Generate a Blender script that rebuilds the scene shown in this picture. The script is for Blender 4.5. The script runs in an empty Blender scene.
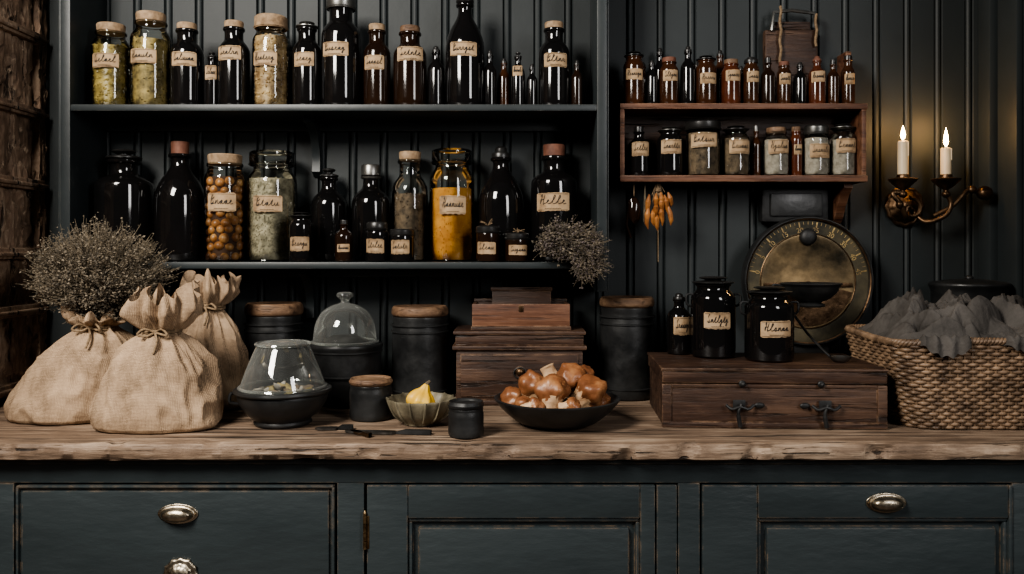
import bpy, bmesh, math, random
from math import sin, cos, pi, radians, sqrt
from mathutils import Vector, Matrix, noise
random.seed(7)
R = random.Random(11)
# ---------------------------------------------------------------- measures
CAMD, CAMZ, F, V0 = 2.4, 1.324, 840.0, 250.0
CT = 0.92                      # counter top height
def S(y): return F/(CAMD+y)
def X(u, y): return (u-512)/S(y)
def Z(v, y): return CAMZ-(v-V0)/S(y)
RX = Matrix.Rotation(pi/2, 4, 'X')
def T(x, y, z): return Matrix.Translation((x, y, z))
def RZ(a): return Matrix.Rotation(a, 4, 'Z')
def RYm(a): return Matrix.Rotation(a, 4, 'Y')
def RXm(a): return Matrix.Rotation(a, 4, 'X')
def SC(x, y, z): return Matrix.Diagonal((x, y, z, 1))
# ---------------------------------------------------------------- materials
def newmat(name):
    m = bpy.data.materials.new(name); m.use_nodes = True
    nt = m.node_tree; nt.nodes.clear()
    out = nt.nodes.new('ShaderNodeOutputMaterial')
    return m, nt, out
def edgewear(nt, tc, col, wear, amt, rad=.005, nscale=22):
    """worn paint on the real edges: bevel normal against face normal"""
    N=nt.nodes; L=nt.links
    bv=N.new('ShaderNodeBevel'); bv.samples=4; bv.inputs['Radius'].default_value=rad
    g=N.new('ShaderNodeNewGeometry'); d=N.new('ShaderNodeVectorMath'); d.operation='DOT_PRODUCT'
    L.new(bv.outputs[0],d.inputs[0]); L.new(g.outputs['True Normal'],d.inputs[1])
    mr=N.new('ShaderNodeMapRange'); L.new(d.outputs['Value'],mr.inputs[0])
    mr.inputs[1].default_value=.985; mr.inputs[2].default_value=.86; mr.inputs[3].default_value=0; mr.inputs[4].default_value=1
    n3=N.new('ShaderNodeTexNoise'); n3.inputs['Scale'].default_value=nscale; n3.inputs['Detail'].default_value=6; n3.inputs['Roughness'].default_value=.7
    L.new(tc.outputs['Object'],n3.inputs['Vector'])
    r3=N.new('ShaderNodeMapRange'); L.new(n3.outputs['Fac'],r3.inputs[0]); r3.inputs[1].default_value=.46; r3.inputs[2].default_value=.60
    mu=N.new('ShaderNodeMath'); mu.operation='MULTIPLY'; L.new(mr.outputs[0],mu.inputs[0]); L.new(r3.outputs[0],mu.inputs[1])
    mu2=N.new('ShaderNodeMath'); mu2.operation='MULTIPLY'; L.new(mu.outputs[0],mu2.inputs[0]); mu2.inputs[1].default_value=amt
    mx=N.new('ShaderNodeMix'); mx.data_type='RGBA'
    L.new(mu2.outputs[0],mx.inputs[0]); L.new(col,mx.inputs[6]); mx.inputs[7].default_value=(*wear,1)
    return mx.outputs[2]
def mat(name, c1, c2=None, rough=.5, metal=0., scale=8., stretch=(1,1,1), bump=0., bscale=None,
        coat=0., lo=.35, hi=.65, spec=.5, wear=None, wearamt=.5, rough2=None, dist=0., c3=None):
    m, nt, out = newmat(name); N = nt.nodes; L = nt.links
    p = N.new('ShaderNodeBsdfPrincipled'); L.new(p.outputs[0], out.inputs[0])
    p.inputs['Roughness'].default_value = rough; p.inputs['Metallic'].default_value = metal
    p.inputs['Coat Weight'].default_value = coat; p.inputs['Coat Roughness'].default_value = .08
    p.inputs['Specular IOR Level'].default_value = spec
    c2 = c2 or tuple(min(1, c*1.25) for c in c1)
    tc = N.new('ShaderNodeTexCoord'); mp = N.new('ShaderNodeMapping')
    mp.inputs['Scale'].default_value = stretch; L.new(tc.outputs['Object'], mp.inputs[0])
    n = N.new('ShaderNodeTexNoise'); n.inputs['Scale'].default_value = scale; n.inputs['Detail'].default_value = 8
    n.inputs['Roughness'].default_value = .62; n.inputs['Distortion'].default_value = dist
    L.new(mp.outputs[0], n.inputs['Vector'])
    r = N.new('ShaderNodeValToRGB'); e = r.color_ramp.elements
    e[0].position = lo; e[0].color = (*c1, 1); e[1].position = hi; e[1].color = (*c2, 1)
    if c3:
        k = e.new((lo+hi)/2+.02); k.color = (*c3, 1)
    L.new(n.outputs['Fac'], r.inputs[0]); col = r.outputs[0]
    if wear: col = edgewear(nt, tc, col, wear, wearamt)
    L.new(col, p.inputs['Base Color'])
    if rough2 is not None:
        mr = N.new('ShaderNodeMapRange'); L.new(n.outputs['Fac'], mr.inputs[0])
        mr.inputs[1].default_value = .3; mr.inputs[2].default_value = .7
        mr.inputs[3].default_value = rough; mr.inputs[4].default_value = rough2
        L.new(mr.outputs[0], p.inputs['Roughness'])
    if bump:
        b = N.new('ShaderNodeBump'); b.inputs['Strength'].default_value = bump; b.inputs['Distance'].default_value = .004
        n2 = N.new('ShaderNodeTexNoise'); n2.inputs['Scale'].default_value = bscale or scale*3; n2.inputs['Detail'].default_value = 6
        L.new(mp.outputs[0], n2.inputs['Vector']); L.new(n2.outputs['Fac'], b.inputs['Height'])
        L.new(b.outputs[0], p.inputs['Normal'])
    return m
def woodmat(name, dark, mid, light, gs=(1,14,14), scale=4., rough=.5, bump=.5, crack=.7, wear=None, wearamt=.6, lo=.30, hi=.70, patch=3.):
    """planked/aged wood: broad tone + fine grain + dark cracks"""
    m, nt, out = newmat(name); N=nt.nodes; L=nt.links
    p=N.new('ShaderNodeBsdfPrincipled'); L.new(p.outputs[0],out.inputs[0]); p.inputs['Roughness'].default_value=rough; p.inputs['Specular IOR Level'].default_value=.4
    tc=N.new('ShaderNodeTexCoord')
    def nz(st,sc,det=8,ro=.65,di=0.):
        mp=N.new('ShaderNodeMapping'); mp.inputs['Scale'].default_value=st; L.new(tc.outputs['Object'],mp.inputs[0])
        n=N.new('ShaderNodeTexNoise'); n.inputs['Scale'].default_value=sc; n.inputs['Detail'].default_value=det; n.inputs['Roughness'].default_value=ro; n.inputs['Distortion'].default_value=di
        L.new(mp.outputs[0],n.inputs['Vector']); return n.outputs['Fac']
    big=nz(tuple(1+(g-1)*.12 for g in gs),patch,5,.6,.3); gr=nz(gs,scale,9,.7,.5); fine=nz(tuple(g*3 if g>1 else g for g in gs),scale*1.6,6,.7)
    def math(op,a,b_=None,c=None):
        k=N.new('ShaderNodeMath'); k.operation=op
        for i,v in enumerate((a,b_,c)):
            if v is None: continue
            if isinstance(v,(int,float)): k.inputs[i].default_value=v
            else: L.new(v,k.inputs[i])
        return k.outputs[0]
    f=math('MULTIPLY_ADD',big,.42,math('MULTIPLY_ADD',gr,.38,math('MULTIPLY',fine,.20)))
    f=math('MULTIPLY_ADD',math('SUBTRACT',f,.5),1.9,.5)
    r=N.new('ShaderNodeValToRGB'); e=r.color_ramp.elements; e[0].position=lo; e[0].color=(*dark,1); e[1].position=hi; e[1].color=(*light,1)
    k=e.new((lo+hi)/2); k.color=(*mid,1); L.new(f,r.inputs[0]); col=r.outputs[0]
    ck=nz(tuple(g*1.6 if g>1 else g*.8 for g in gs),scale*.9,4,.6,.8)
    mr=N.new('ShaderNodeMapRange'); L.new(ck,mr.inputs[0]); mr.inputs[1].default_value=.43; mr.inputs[2].default_value=.36; mr.inputs[3].default_value=0; mr.inputs[4].default_value=crack
    mx=N.new('ShaderNodeMix'); mx.data_type='RGBA'; L.new(mr.outputs[0],mx.inputs[0]); L.new(col,mx.inputs[6]); mx.inputs[7].default_value=(dark[0]*.35,dark[1]*.35,dark[2]*.35,1)
    col=mx.outputs[2]
    if wear: col=edgewear(nt,tc,col,wear,wearamt)
    L.new(col,p.inputs['Base Color'])
    h=math('SUBTRACT',f,mr.outputs[0])
    b=N.new('ShaderNodeBump'); b.inputs['Strength'].default_value=bump; b.inputs['Distance'].default_value=.003; L.new(h,b.inputs['Height']); L.new(b.outputs[0],p.inputs['Normal'])
    return m
def weave(name, c1, c2, sc=60., bump=.6, rough=.9, amp=.25):
    m, nt, out = newmat(name); N = nt.nodes; L = nt.links
    p = N.new('ShaderNodeBsdfPrincipled'); L.new(p.outputs[0], out.inputs[0]); p.inputs['Roughness'].default_value = rough
    p.inputs['Specular IOR Level'].default_value = .12
    tc = N.new('ShaderNodeTexCoord'); ws = []
    for d in ('X', 'Z'):
        w = N.new('ShaderNodeTexWave'); w.bands_direction = d; w.inputs['Scale'].default_value = sc
        w.inputs['Distortion'].default_value = 5.; w.inputs['Detail'].default_value = 3; w.inputs['Detail Scale'].default_value = .6
        L.new(tc.outputs['Object'], w.inputs['Vector']); ws.append(w)
    ad = N.new('ShaderNodeMath'); ad.operation = 'MULTIPLY'
    L.new(ws[0].outputs['Fac'], ad.inputs[0]); L.new(ws[1].outputs['Fac'], ad.inputs[1])
    n = N.new('ShaderNodeTexNoise'); n.inputs['Scale'].default_value = 11; n.inputs['Detail'].default_value = 10; n.inputs['Roughness'].default_value=.75
    L.new(tc.outputs['Object'], n.inputs['Vector'])
    mm = N.new('ShaderNodeMath'); mm.operation = 'MULTIPLY_ADD'; L.new(ad.outputs[0], mm.inputs[0]); mm.inputs[1].default_value = amp; L.new(n.outputs['Fac'], mm.inputs[2])
    r = N.new('ShaderNodeValToRGB'); e = r.color_ramp.elements
    e[0].position = .36; e[0].color = (*c1, 1); e[1].position = .80; e[1].color = (*c2, 1)
    L.new(mm.outputs[0], r.inputs[0]); L.new(r.outputs[0], p.inputs['Base Color'])
    b = N.new('ShaderNodeBump'); b.inputs['Strength'].default_value = bump; b.inputs['Distance'].default_value = .002
    L.new(mm.outputs[0], b.inputs['Height']); L.new(b.outputs[0], p.inputs['Normal'])
    return m
def glassmat(name, tint, rough=.03, refl=1., haze=0.):
    m, nt, out = newmat(name); N = nt.nodes; L = nt.links
    t = N.new('ShaderNodeBsdfTransparent'); t.inputs[0].default_value = (*tint, 1)
    g = N.new('ShaderNodeBsdfGlossy'); g.inputs['Roughness'].default_value = rough; g.inputs[0].default_value = (refl, refl, refl, 1)
    lw = N.new('ShaderNodeFresnel'); lw.inputs[0].default_value = 1.5
    ad = N.new('ShaderNodeMath'); ad.operation='ADD'; ad.use_clamp=True; L.new(lw.outputs[0],ad.inputs[0]); ad.inputs[1].default_value=haze*.5
    mx = N.new('ShaderNodeMixShader'); L.new(ad.outputs[0], mx.inputs[0]); L.new(t.outputs[0], mx.inputs[1]); L.new(g.outputs[0], mx.inputs[2])
    last=mx.outputs[0]
    if haze:   # pale sheen mixed into the colour for reflected light, stronger edge-on
        d=N.new('ShaderNodeBsdfDiffuse'); d.inputs[0].default_value=(.5,.51,.48,1); m2=N.new('ShaderNodeMixShader')
        ly=N.new('ShaderNodeLayerWeight'); ly.inputs[0].default_value=.35
        k=N.new('ShaderNodeMath'); k.operation='MULTIPLY_ADD'; k.use_clamp=True; L.new(ly.outputs['Facing'],k.inputs[0]); k.inputs[1].default_value=.22; k.inputs[2].default_value=haze*.55
        L.new(k.outputs[0],m2.inputs[0]); L.new(last,m2.inputs[1]); L.new(d.outputs[0],m2.inputs[2]); last=m2.outputs[0]
    L.new(last, out.inputs[0]); return m
def emis(name, c, s):
    m, nt, out = newmat(name); e = nt.nodes.new('ShaderNodeEmission'); e.inputs[0].default_value = (*c, 1); e.inputs[1].default_value = s
    nt.links.new(e.outputs[0], out.inputs[0]); return m

M_wall = mat('wall_paint', (.0165,.0205,.0215), (.0225,.0280,.0295), rough=.58, scale=3, bump=.15, bscale=30, spec=.4)
M_cab = mat('cabinet_paint', (.0205,.0275,.030), (.031,.040,.043), rough=.42, scale=4, stretch=(.5,1,1.5), bump=.35, bscale=40, wear=(.20,.14,.09), wearamt=.9)
M_gap = mat('dark_gap', (.003,.003,.003), (.004,.004,.004), rough=.9)
M_shelf = mat('shelf_paint', (.015,.020,.0215), (.022,.028,.030), rough=.45, scale=6, bump=.2, wear=(.10,.095,.08), wearamt=.6)
M_counter = woodmat('counter_wood', (.040,.026,.018), (.175,.120,.082), (.44,.335,.245), (1,13,13), 3.2, .6, 1.4, .92, lo=.24, hi=.76, patch=3.6)
M_wood = woodmat('walnut_wood', (.013,.0065,.0045), (.042,.021,.013), (.125,.072,.045), (1,11,11), 4.5, .5, .8, .85, wear=(.26,.16,.095), wearamt=.8, lo=.27, hi=.75)
M_shelfwood = woodmat('red_wood', (.030,.012,.007), (.10,.042,.022), (.20,.10,.058), (1,12,12), 4.5, .5, .5, .6, wear=(.34,.21,.13), wearamt=.8)
M_oldwood = woodmat('old_door_wood', (.055,.034,.022), (.27,.175,.115), (.62,.47,.34), (4,4,1.2), 5., .6, 1.6, .9, wear=(.62,.46,.32), wearamt=.9, lo=.30, hi=.72)
M_floor = mat('floor_wood', (.04,.025,.016), (.11,.07,.045), rough=.5, scale=4, stretch=(1,8,1), bump=.3)
M_black = mat('black_glass', (.004,.004,.004), (.007,.006,.006), rough=.07, scale=4, spec=.6)
M_black2 = mat('black_glass_brown', (.010,.005,.003), (.018,.009,.005), rough=.1, scale=9)
M_amber = mat('amber_glass', (.016,.0065,.003), (.050,.019,.008), rough=.12, scale=18)
M_red = mat('red_amber_glass', (.038,.010,.005), (.09,.027,.012), rough=.12, scale=18)
M_glass = glassmat('clear_glass', (.93,.95,.93))
M_dome = glassmat('dome_glass', (.93,.95,.94), .03, 1., .07)
M_cork = mat('cork', (.17,.11,.062), (.32,.225,.14), rough=.85, scale=60, bump=.5, bscale=90)
M_lidwood = woodmat('lid_wood', (.07,.038,.022), (.16,.095,.055), (.30,.20,.12), (1,10,10), 6, .6, .5, .6)
M_redcork = mat('red_cork', (.08,.028,.015), (.15,.06,.035), rough=.7, scale=40, bump=.3)
M_lidblack = mat('black_lid', (.008,.008,.008), (.018,.017,.016), rough=.35, scale=30, bump=.1)
M_tin = mat('grey_metal', (.10,.10,.095), (.24,.235,.22), rough=.35, metal=.9, scale=20, bump=.1)
M_iron = mat('black_iron', (.010,.0105,.011), (.030,.030,.030), rough=.42, metal=.35, scale=14, bump=.35, bscale=40, rough2=.6)
M_blade = mat('old_steel', (.035,.033,.030), (.12,.11,.10), rough=.4, metal=.8, scale=30, bump=.2)
M_crock = mat('black_crock', (.008,.0085,.009), (.024,.0245,.0245), rough=.3, metal=.1, scale=9, bump=.4, bscale=30, rough2=.55)
M_brass = mat('aged_brass', (.13,.085,.040), (.42,.30,.17), rough=.28, metal=1, scale=30, bump=.25, rough2=.5)
M_dkbrass = mat('dark_bronze', (.035,.021,.012), (.17,.105,.06), rough=.32, metal=.9, scale=22, bump=.3, rough2=.5)
M_dial = mat('dial_brass', (.028,.023,.014), (.36,.255,.135), rough=.36, metal=.65, scale=7, bump=.25, bscale=40, lo=.34, hi=.68, rough2=.55, c3=(.15,.108,.058))
M_dialdk = mat('dial_dark_ring', (.014,.014,.010), (.11,.09,.052), rough=.4, metal=.5, scale=10, rough2=.6)
M_gold = mat('gold_marks', (.16,.105,.04), (.38,.27,.11), rough=.4, metal=.3, scale=30, lo=.4,hi=.6)
M_silver = mat('pull_metal', (.20,.165,.115), (.50,.44,.35), rough=.25, metal=1, scale=40, bump=.2, rough2=.45)
M_paper = mat('label_paper', (.13,.078,.038), (.39,.275,.165), rough=.85, scale=24, lo=.30, hi=.58, c3=(.31,.21,.12))
M_ink = mat('ink', (.010,.007,.005), (.018,.012,.008), rough=.8)
M_burlap = weave('burlap', (.12,.082,.053), (.52,.375,.25), 105., 1.0, amp=.32)
M_rope = mat('jute_rope', (.12,.08,.045), (.27,.19,.115), rough=.9, scale=120, bump=.6)
M_stem = mat('dry_stem', (.055,.044,.029), (.135,.105,.068), rough=.9, scale=60)
M_bud = mat('dry_bud', (.08,.066,.048), (.23,.19,.14), rough=.95, scale=50)
M_bud2 = mat('dry_bud_dark', (.040,.035,.027), (.105,.09,.07), rough=.95, scale=50)
M_bud3 = mat('dry_bud_purple', (.062,.050,.047), (.16,.13,.122), rough=.95, scale=50)
M_wicker = mat('wicker', (.045,.026,.015), (.30,.20,.125), rough=.5, scale=26, bump=.4, lo=.3, hi=.72)
M_linen = mat('grey_linen', (.036,.033,.030), (.118,.108,.099), rough=.95, scale=9, bump=.5, bscale=140, spec=.1, lo=.3, hi=.7)
M_wax = mat('candle_wax', (.55,.43,.28), (.66,.55,.39), rough=.45, scale=10)
M_flame = emis('candle_flame', (1., .60, .20), 70.)
M_nut = mat('nuts', (.12,.045,.016), (.56,.33,.13), rough=.38, scale=26, lo=.3, hi=.7, c3=(.34,.155,.055))
M_nutcore = mat('nut_core', (.03,.012,.005), (.06,.025,.01), rough=.8)
M_pickle = mat('pickles', (.10,.07,.018), (.38,.29,.10), rough=.35, scale=30)
M_leaf = mat('dried_leaf', (.075,.055,.018), (.36,.27,.10), rough=.7, scale=40)
M_seed = mat('green_seeds', (.12,.105,.068), (.42,.37,.26), rough=.75, scale=50)
M_bean = mat('beans', (.13,.075,.033), (.46,.33,.17), rough=.5, scale=40)
M_herb = mat('brown_herb', (.035,.024,.015), (.17,.12,.075), rough=.8, scale=50)
M_yellow = mat('turmeric', (.30,.12,.014), (.52,.26,.045), rough=.85, scale=18, bump=.5, bscale=60)
M_white = mat('pale_spice', (.20,.175,.14), (.38,.34,.29), rough=.85, scale=60)
M_orange = mat('dried_orange', (.14,.045,.012), (.40,.17,.05), rough=.6, scale=30)
M_lemon = mat('squash_skin', (.58,.32,.03), (.76,.50,.08), rough=.4, scale=10, bump=.2)
M_crust = mat('baked_crust', (.075,.026,.011), (.40,.20,.09), rough=.40, scale=18, bump=.35, bscale=50, lo=.28, hi=.72, c3=(.20,.080,.033), spec=.45)
M_dough = mat('pale_crumb', (.30,.17,.085), (.60,.43,.27), rough=.65, scale=20, bump=.4)
M_bone = mat('bowl_ceramic', (.06,.052,.034), (.24,.21,.145), rough=.45, scale=14, bump=.5)

# ---------------------------------------------------------------- mesh builder
_ico = {}
def ico(sub):
    if sub not in _ico:
        bm = bmesh.new(); bmesh.ops.create_icosphere(bm, subdivisions=sub, radius=1)
        _ico[sub] = ([v.co.copy() for v in bm.verts], [[v.index for v in f.verts] for f in bm.faces]); bm.free()
    return _ico[sub]
OCT = ([Vector(p) for p in ((1,0,0),(-1,0,0),(0,1,0),(0,-1,0),(0,0,1),(0,0,-1))],
       [(0,2,4),(2,1,4),(1,3,4),(3,0,4),(2,0,5),(1,2,5),(3,1,5),(0,3,5)])
def chaikin(pr, it=1):
    for _ in range(it):
        o = [pr[0]]
        for a, b in zip(pr[:-1], pr[1:]):
            o.append((a[0]*.78+b[0]*.22, a[1]*.78+b[1]*.22)); o.append((a[0]*.22+b[0]*.78, a[1]*.22+b[1]*.78))
        o.append(pr[-1]); pr = o
    return pr
def arc(pts,n=24):   # catmull-rom
    P=[Vector(p) for p in pts]; P=[P[0]]+P+[P[-1]]; o=[]
    for i in range(1,len(P)-2):
        for k in range(n):
            t=k/n; p0,p1,p2,p3=P[i-1],P[i],P[i+1],P[i+2]
            o.append(.5*((2*p1)+(-p0+p2)*t+(2*p0-5*p1+4*p2-p3)*t*t+(-p0+3*p1-3*p2+p3)*t**3))
    o.append(P[-2]); return o
GL={'e':[(0,.08),(.5,.36),(.42,.5),(.2,.3),(.45,0),(1,.1)],'l':[(0,.1),(.6,.85),(.48,1.05),(.3,.8),(.3,.15),(.55,0),(1,.1)],
    'u':[(0,.42),(.08,.05),(.4,.03),(.62,.45),(.62,.06),(1,.1)],'n':[(0,.05),(.08,.46),(.12,.04),(.4,.46),(.6,.38),(.65,.02),(1,.1)],
    'g':[(0,.3),(.4,.47),(.18,.1),(.5,.42),(.5,-.35),(.2,-.45),(.45,-.05),(1,.12)],'s':[(0,.05),(.4,.5),(.55,.2),(.3,-.02),(1,.1)],
    'a':[(0,.25),(.45,.46),(.15,.25),(.3,.0),(.55,.45),(.6,.04),(1,.1)],'t':[(0,.1),(.4,.8),(.35,.1),(.6,0),(1,.12)],
    'r':[(0,.05),(.15,.5),(.35,.4),(.55,.42),(.5,.05),(1,.1)],'H':[(0,.9),(.25,1.1),(.2,.0),(.1,.5),(.7,.55),(.8,1.1),(.75,0),(1.1,.1)],
    'B':[(.1,1.0),(.2,0),(.25,1.05),(.8,.85),(.35,.55),(.9,.3),(.3,-.02),(1.1,.1)],'S':[(.8,.95),(.4,1.1),(.2,.75),(.75,.35),(.4,-.02),(.1,.2),(.6,.0),(1.1,.1)]}
class MB:
    def __init__(s): s.v=[]; s.f=[]; s.m=[]; s.mats=[]
    def mi(s, m):
        if m not in s.mats: s.mats.append(m)
        return s.mats.index(m)
    def add(s, vs, fs, m, M=None):
        o = len(s.v); k = s.mi(m)
        if M is not None: vs = [M @ Vector(v) for v in vs]
        s.v.extend([tuple(v) for v in vs]); s.f.extend([tuple(i+o for i in f) for f in fs]); s.m.extend([k]*len(fs))
    def lathe(s, pr, m, M=None, seg=36, fn=None):
        vs=[]; fs=[]; n=len(pr)
        for r, z in pr:
            for j in range(seg):
                a=2*pi*j/seg; rr = max(r,1e-5)
                if fn: rr *= fn(a, z)
                vs.append((rr*cos(a), rr*sin(a), z))
        for i in range(n-1):
            for j in range(seg):
                k=(j+1)%seg; fs.append((i*seg+j, i*seg+k, (i+1)*seg+k, (i+1)*seg+j))
        s.add(vs, fs, m, M)
    def box(s, c, d, m, bev=.003, M=None, seg=2):
        bm = bmesh.new(); bmesh.ops.create_cube(bm, size=1)
        for v in bm.verts: v.co = Vector((v.co.x*d[0]+c[0], v.co.y*d[1]+c[1], v.co.z*d[2]+c[2]))
        if bev: bmesh.ops.bevel(bm, geom=list(bm.edges), offset=min(bev, min(d)*.45), segments=seg, affect='EDGES', profile=.6)
        bm.verts.index_update()
        s.add([v.co.copy() for v in bm.verts], [[v.index for v in f.verts] for f in bm.faces], m, M); bm.free()
    def bx(s, x0, x1, y0, y1, z0, z1, m, bev=.003, M=None):
        s.box(((x0+x1)/2,(y0+y1)/2,(z0+z1)/2), (abs(x1-x0),abs(y1-y0),abs(z1-z0)), m, bev, M)
    def tube(s, pts, r, m, seg=6, closed=False, M=None, caps=True):
        pts=[Vector(p) for p in pts]; n=len(pts); vs=[]; fs=[]
        rs = r if isinstance(r,(list,tuple)) else [r]*n
        up=None
        for i in range(n):
            if closed: t=pts[(i+1)%n]-pts[i-1]
            else: t=pts[min(i+1,n-1)]-pts[max(i-1,0)]
            if t.length<1e-9: t=Vector((0,0,1))
            t.normalize()
            if up is None:
                up=Vector((0,0,1)) if abs(t.z)<.8 else Vector((0,1,0))
            a=up-t*up.dot(t)
            if a.length<1e-5: a=t.orthogonal()
            a.normalize(); up=a; b=t.cross(a)
            for j in range(seg):
                q=2*pi*j/seg; vs.append(pts[i]+(a*cos(q)+b*sin(q))*rs[i])
        for i in range(n if closed else n-1):
            k=(i+1)%n
            for j in range(seg):
                l=(j+1)%seg; fs.append((i*seg+j,i*seg+l,k*seg+l,k*seg+j))
        if caps and not closed:
            fs.append(tuple(range(seg))[::-1]); fs.append(tuple((n-1)*seg+j for j in range(seg)))
        s.add(vs, fs, m, M)
    def blob(s, c, r, m, sub=2, M=None, amp=0., fr=3., seed=0, rot=None):
        vv, ff = ico(sub) if sub else OCT
        out=[]
        for v in vv:
            k = 1+amp*noise.noise(v*fr+Vector((seed*7.3,seed*3.1,seed*1.7))) if amp else 1
            p = Vector((v.x*r[0]*k, v.y*r[1]*k, v.z*r[2]*k))
            if rot is not None: p = rot @ p
            out.append(p+Vector(c))
        s.add(out, ff, m, M)
    def prism(s, poly, x0, x1, m, M=None):   # poly in (y,z), extruded along x
        n=len(poly); vs=[(x0,p[0],p[1]) for p in poly]+[(x1,p[0],p[1]) for p in poly]
        fs=[tuple(range(n)), tuple(range(n,2*n))[::-1]]+[(i,i+n,(i+1)%n+n,(i+1)%n) for i in range(n)]
        s.add(vs, fs, m, M)
    def text(s, txt, size, m, M, ext=.0004):
        cu=bpy.data.curves.new('t','FONT'); cu.body=txt; cu.size=size; cu.align_x='CENTER'; cu.align_y='CENTER'; cu.extrude=ext
        ob=bpy.data.objects.new('t',cu); me=ob.to_mesh()
        s.add([v.co.copy() for v in me.vertices],[list(p.vertices) for p in me.polygons], m, M)
        ob.to_mesh_clear(); bpy.data.objects.remove(ob); bpy.data.curves.remove(cu)
    def label(s, r, z, hw, hh, rng, a0=-pi/2, thick=.0011):
        rr=r+.0007; n=16; vs=[]; fs=[]; ha=min(hw/r, 1.35); tl=rng.uniform(-.05,.05)*hh
        for i in range(n+1):
            a=a0-ha+2*ha*i/n; e=hh*(1-(.10 if i in(0,n) else 0)); j1=rng.uniform(-.04,.04)*hh; j2=rng.uniform(-.04,.04)*hh; k=tl*(i/n*2-1)
            vs+= [(rr*cos(a),rr*sin(a),z-e+j1+k),(rr*cos(a),rr*sin(a),z+e+j2+k)]
        for i in range(n): fs.append((2*i,2*i+2,2*i+3,2*i+1))
        s.add(vs,fs,M_paper)
        rr=r+.0014
        def rib(P,th):
            vs=[];fs=[]; d=th*.5
            for px,pz in P:
                a=a0+px/r
                vs+=[(rr*cos(a-d*.6/r),rr*sin(a-d*.6/r),z+pz+d),(rr*cos(a+d*.6/r),rr*sin(a+d*.6/r),z+pz-d)]
            for i in range(len(P)-1): fs.append((2*i,2*i+2,2*i+3,2*i+1))
            s.add(vs,fs,M_ink)
        W=ha*r*.78; k=rng.choice([4,5,5,6]); word=[rng.choice('HBS')]+[rng.choice('eluntaregsa') for _ in range(k)]
        cw=2*W/(k+1.3); x0=-W; P=[]; xh=hh*.90
        for i,c in enumerate(word):
            for gx,gy in GL[c]: P.append(Vector((x0+gx*cw*.95+gy*.22*xh, gy*xh-hh*.22,0)))
            x0+=cw*(1.25 if i==0 else 1)
        P=arc(P,4); rib([(p.x,p.y) for p in P],thick)
        if hh>.016:
            rib([((t/12*2-1)*W*.6,-hh*.72+.0006*sin(t*3)) for t in range(13)],thick*.6)
            rib([((t/12*2-1)*W*1.15,hh*.86) for t in range(13)],thick*.5)
            rib([((t/12*2-1)*W*1.15,-hh*.88) for t in range(13)],thick*.5)
    def build(s, name, loc=(0,0,0), rz=0., ang=38, M=None):
        me=bpy.data.meshes.new(name); me.from_pydata(s.v,[],s.f)
        for m in s.mats: me.materials.append(m)
        me.polygons.foreach_set('material_index', s.m); me.polygons.foreach_set('use_smooth',[True]*len(s.f))
        me.update(); me.set_sharp_from_angle(angle=radians(ang))
        ob=bpy.data.objects.new(name,me); bpy.context.scene.collection.objects.link(ob)
        ob.location=loc; ob.rotation_euler=(0,0,rz)
        if M is not None: ob.matrix_world=M
        return ob

# ---------------------------------------------------------------- room shell
def beadboard(name, x0, x1, z0, z1, pitch=.088):
    b=MB(); prof=[]; x=x0
    while x<x1:
        prof += [(x,0),(x+.003,.008),(x+.006,.0),(x+.010,-.0025),(x+.015,-.0025),(x+.019,0),(x+.022,.007),(x+.026,0)]
        x+=pitch
    prof=[(min(p[0],x1),p[1]) for p in prof]+[(x1,0)]
    vs=[];fs=[]
    for px,py in prof: vs += [(px,py,z0),(px,py,z1)]
    for i in range(len(prof)-1): fs.append((2*i,2*i+2,2*i+3,2*i+1))
    b.add(vs,fs,M_wall)
    b.bx(x0,x1,.012,.1,z0,z1,M_wall,0)
    return b.build(name, ang=25)
XL, XR = -1.335, 1.365
beadboard('wall_back', XL-.1, XR+.1, 0, 2.6)
b=MB(); b.bx(XL-.12,XL-.03,-1.3,0.0,0,2.6,M_oldwood,0); b.build('wall_left')
b=MB(); b.bx(XR,XR+.1,-1.3,0.0,0,2.6,M_wall,0); b.build('wall_right')
b=MB(); b.bx(XR-.035,XR-.001,-.06,-.001,0.93,2.6,M_wall,.006); b.bx(XR-.02,XR-.001,-.16,-.07,0.93,2.6,M_wall,.006); b.build('trim_1')
b=MB()
for i in range(16): b.bx(-2+i*.25,-2+i*.25+.247,-4.,.1,-.03,0,M_floor,.002)
b.build('floor')
# old distressed plank door against left wall
b=MB(); dx=XL-.029
def rough_plank(x0,x1,y0,y1,z0,z1,ny,nz,amp,seed):
    vs=[];fs=[]
    for i in range(ny+1):
        for j in range(nz+1):
            y=y0+(y1-y0)*i/ny; zz=z0+(z1-z0)*j/nz; e=1 if 0<i<ny and 0<j<nz else 0
            h=amp*(noise.noise(Vector((y*60,zz*14,seed)))*.6+noise.noise(Vector((y*150,zz*50,seed+4)))*.5)
            pe=noise.noise(Vector((y*22,zz*18,seed+8))); 
            if pe>.12: h-=amp*.8
            vs.append(((x1+h) if e else x0,y,zz))
    for i in range(ny):
        for j in range(nz): o=i*(nz+1)+j; fs.append((o,o+nz+1,o+nz+2,o+1))
    b.add(vs,[f[::-1] for f in fs],M_oldwood)
b.bx(dx,dx+.014,-.66,-.005,0.93,2.6,M_oldwood,.002)
for i,(y0,y1) in enumerate(((-.048,-.006),(-.15,-.052),(-.25,-.154),(-.35,-.254),(-.45,-.354),(-.55,-.454),(-.66,-.554))):
    rough_plank(dx+.01,dx+(.040 if i==0 else .026),y1,y0,.93,2.55,22,260,.006,i*3.1)
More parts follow.
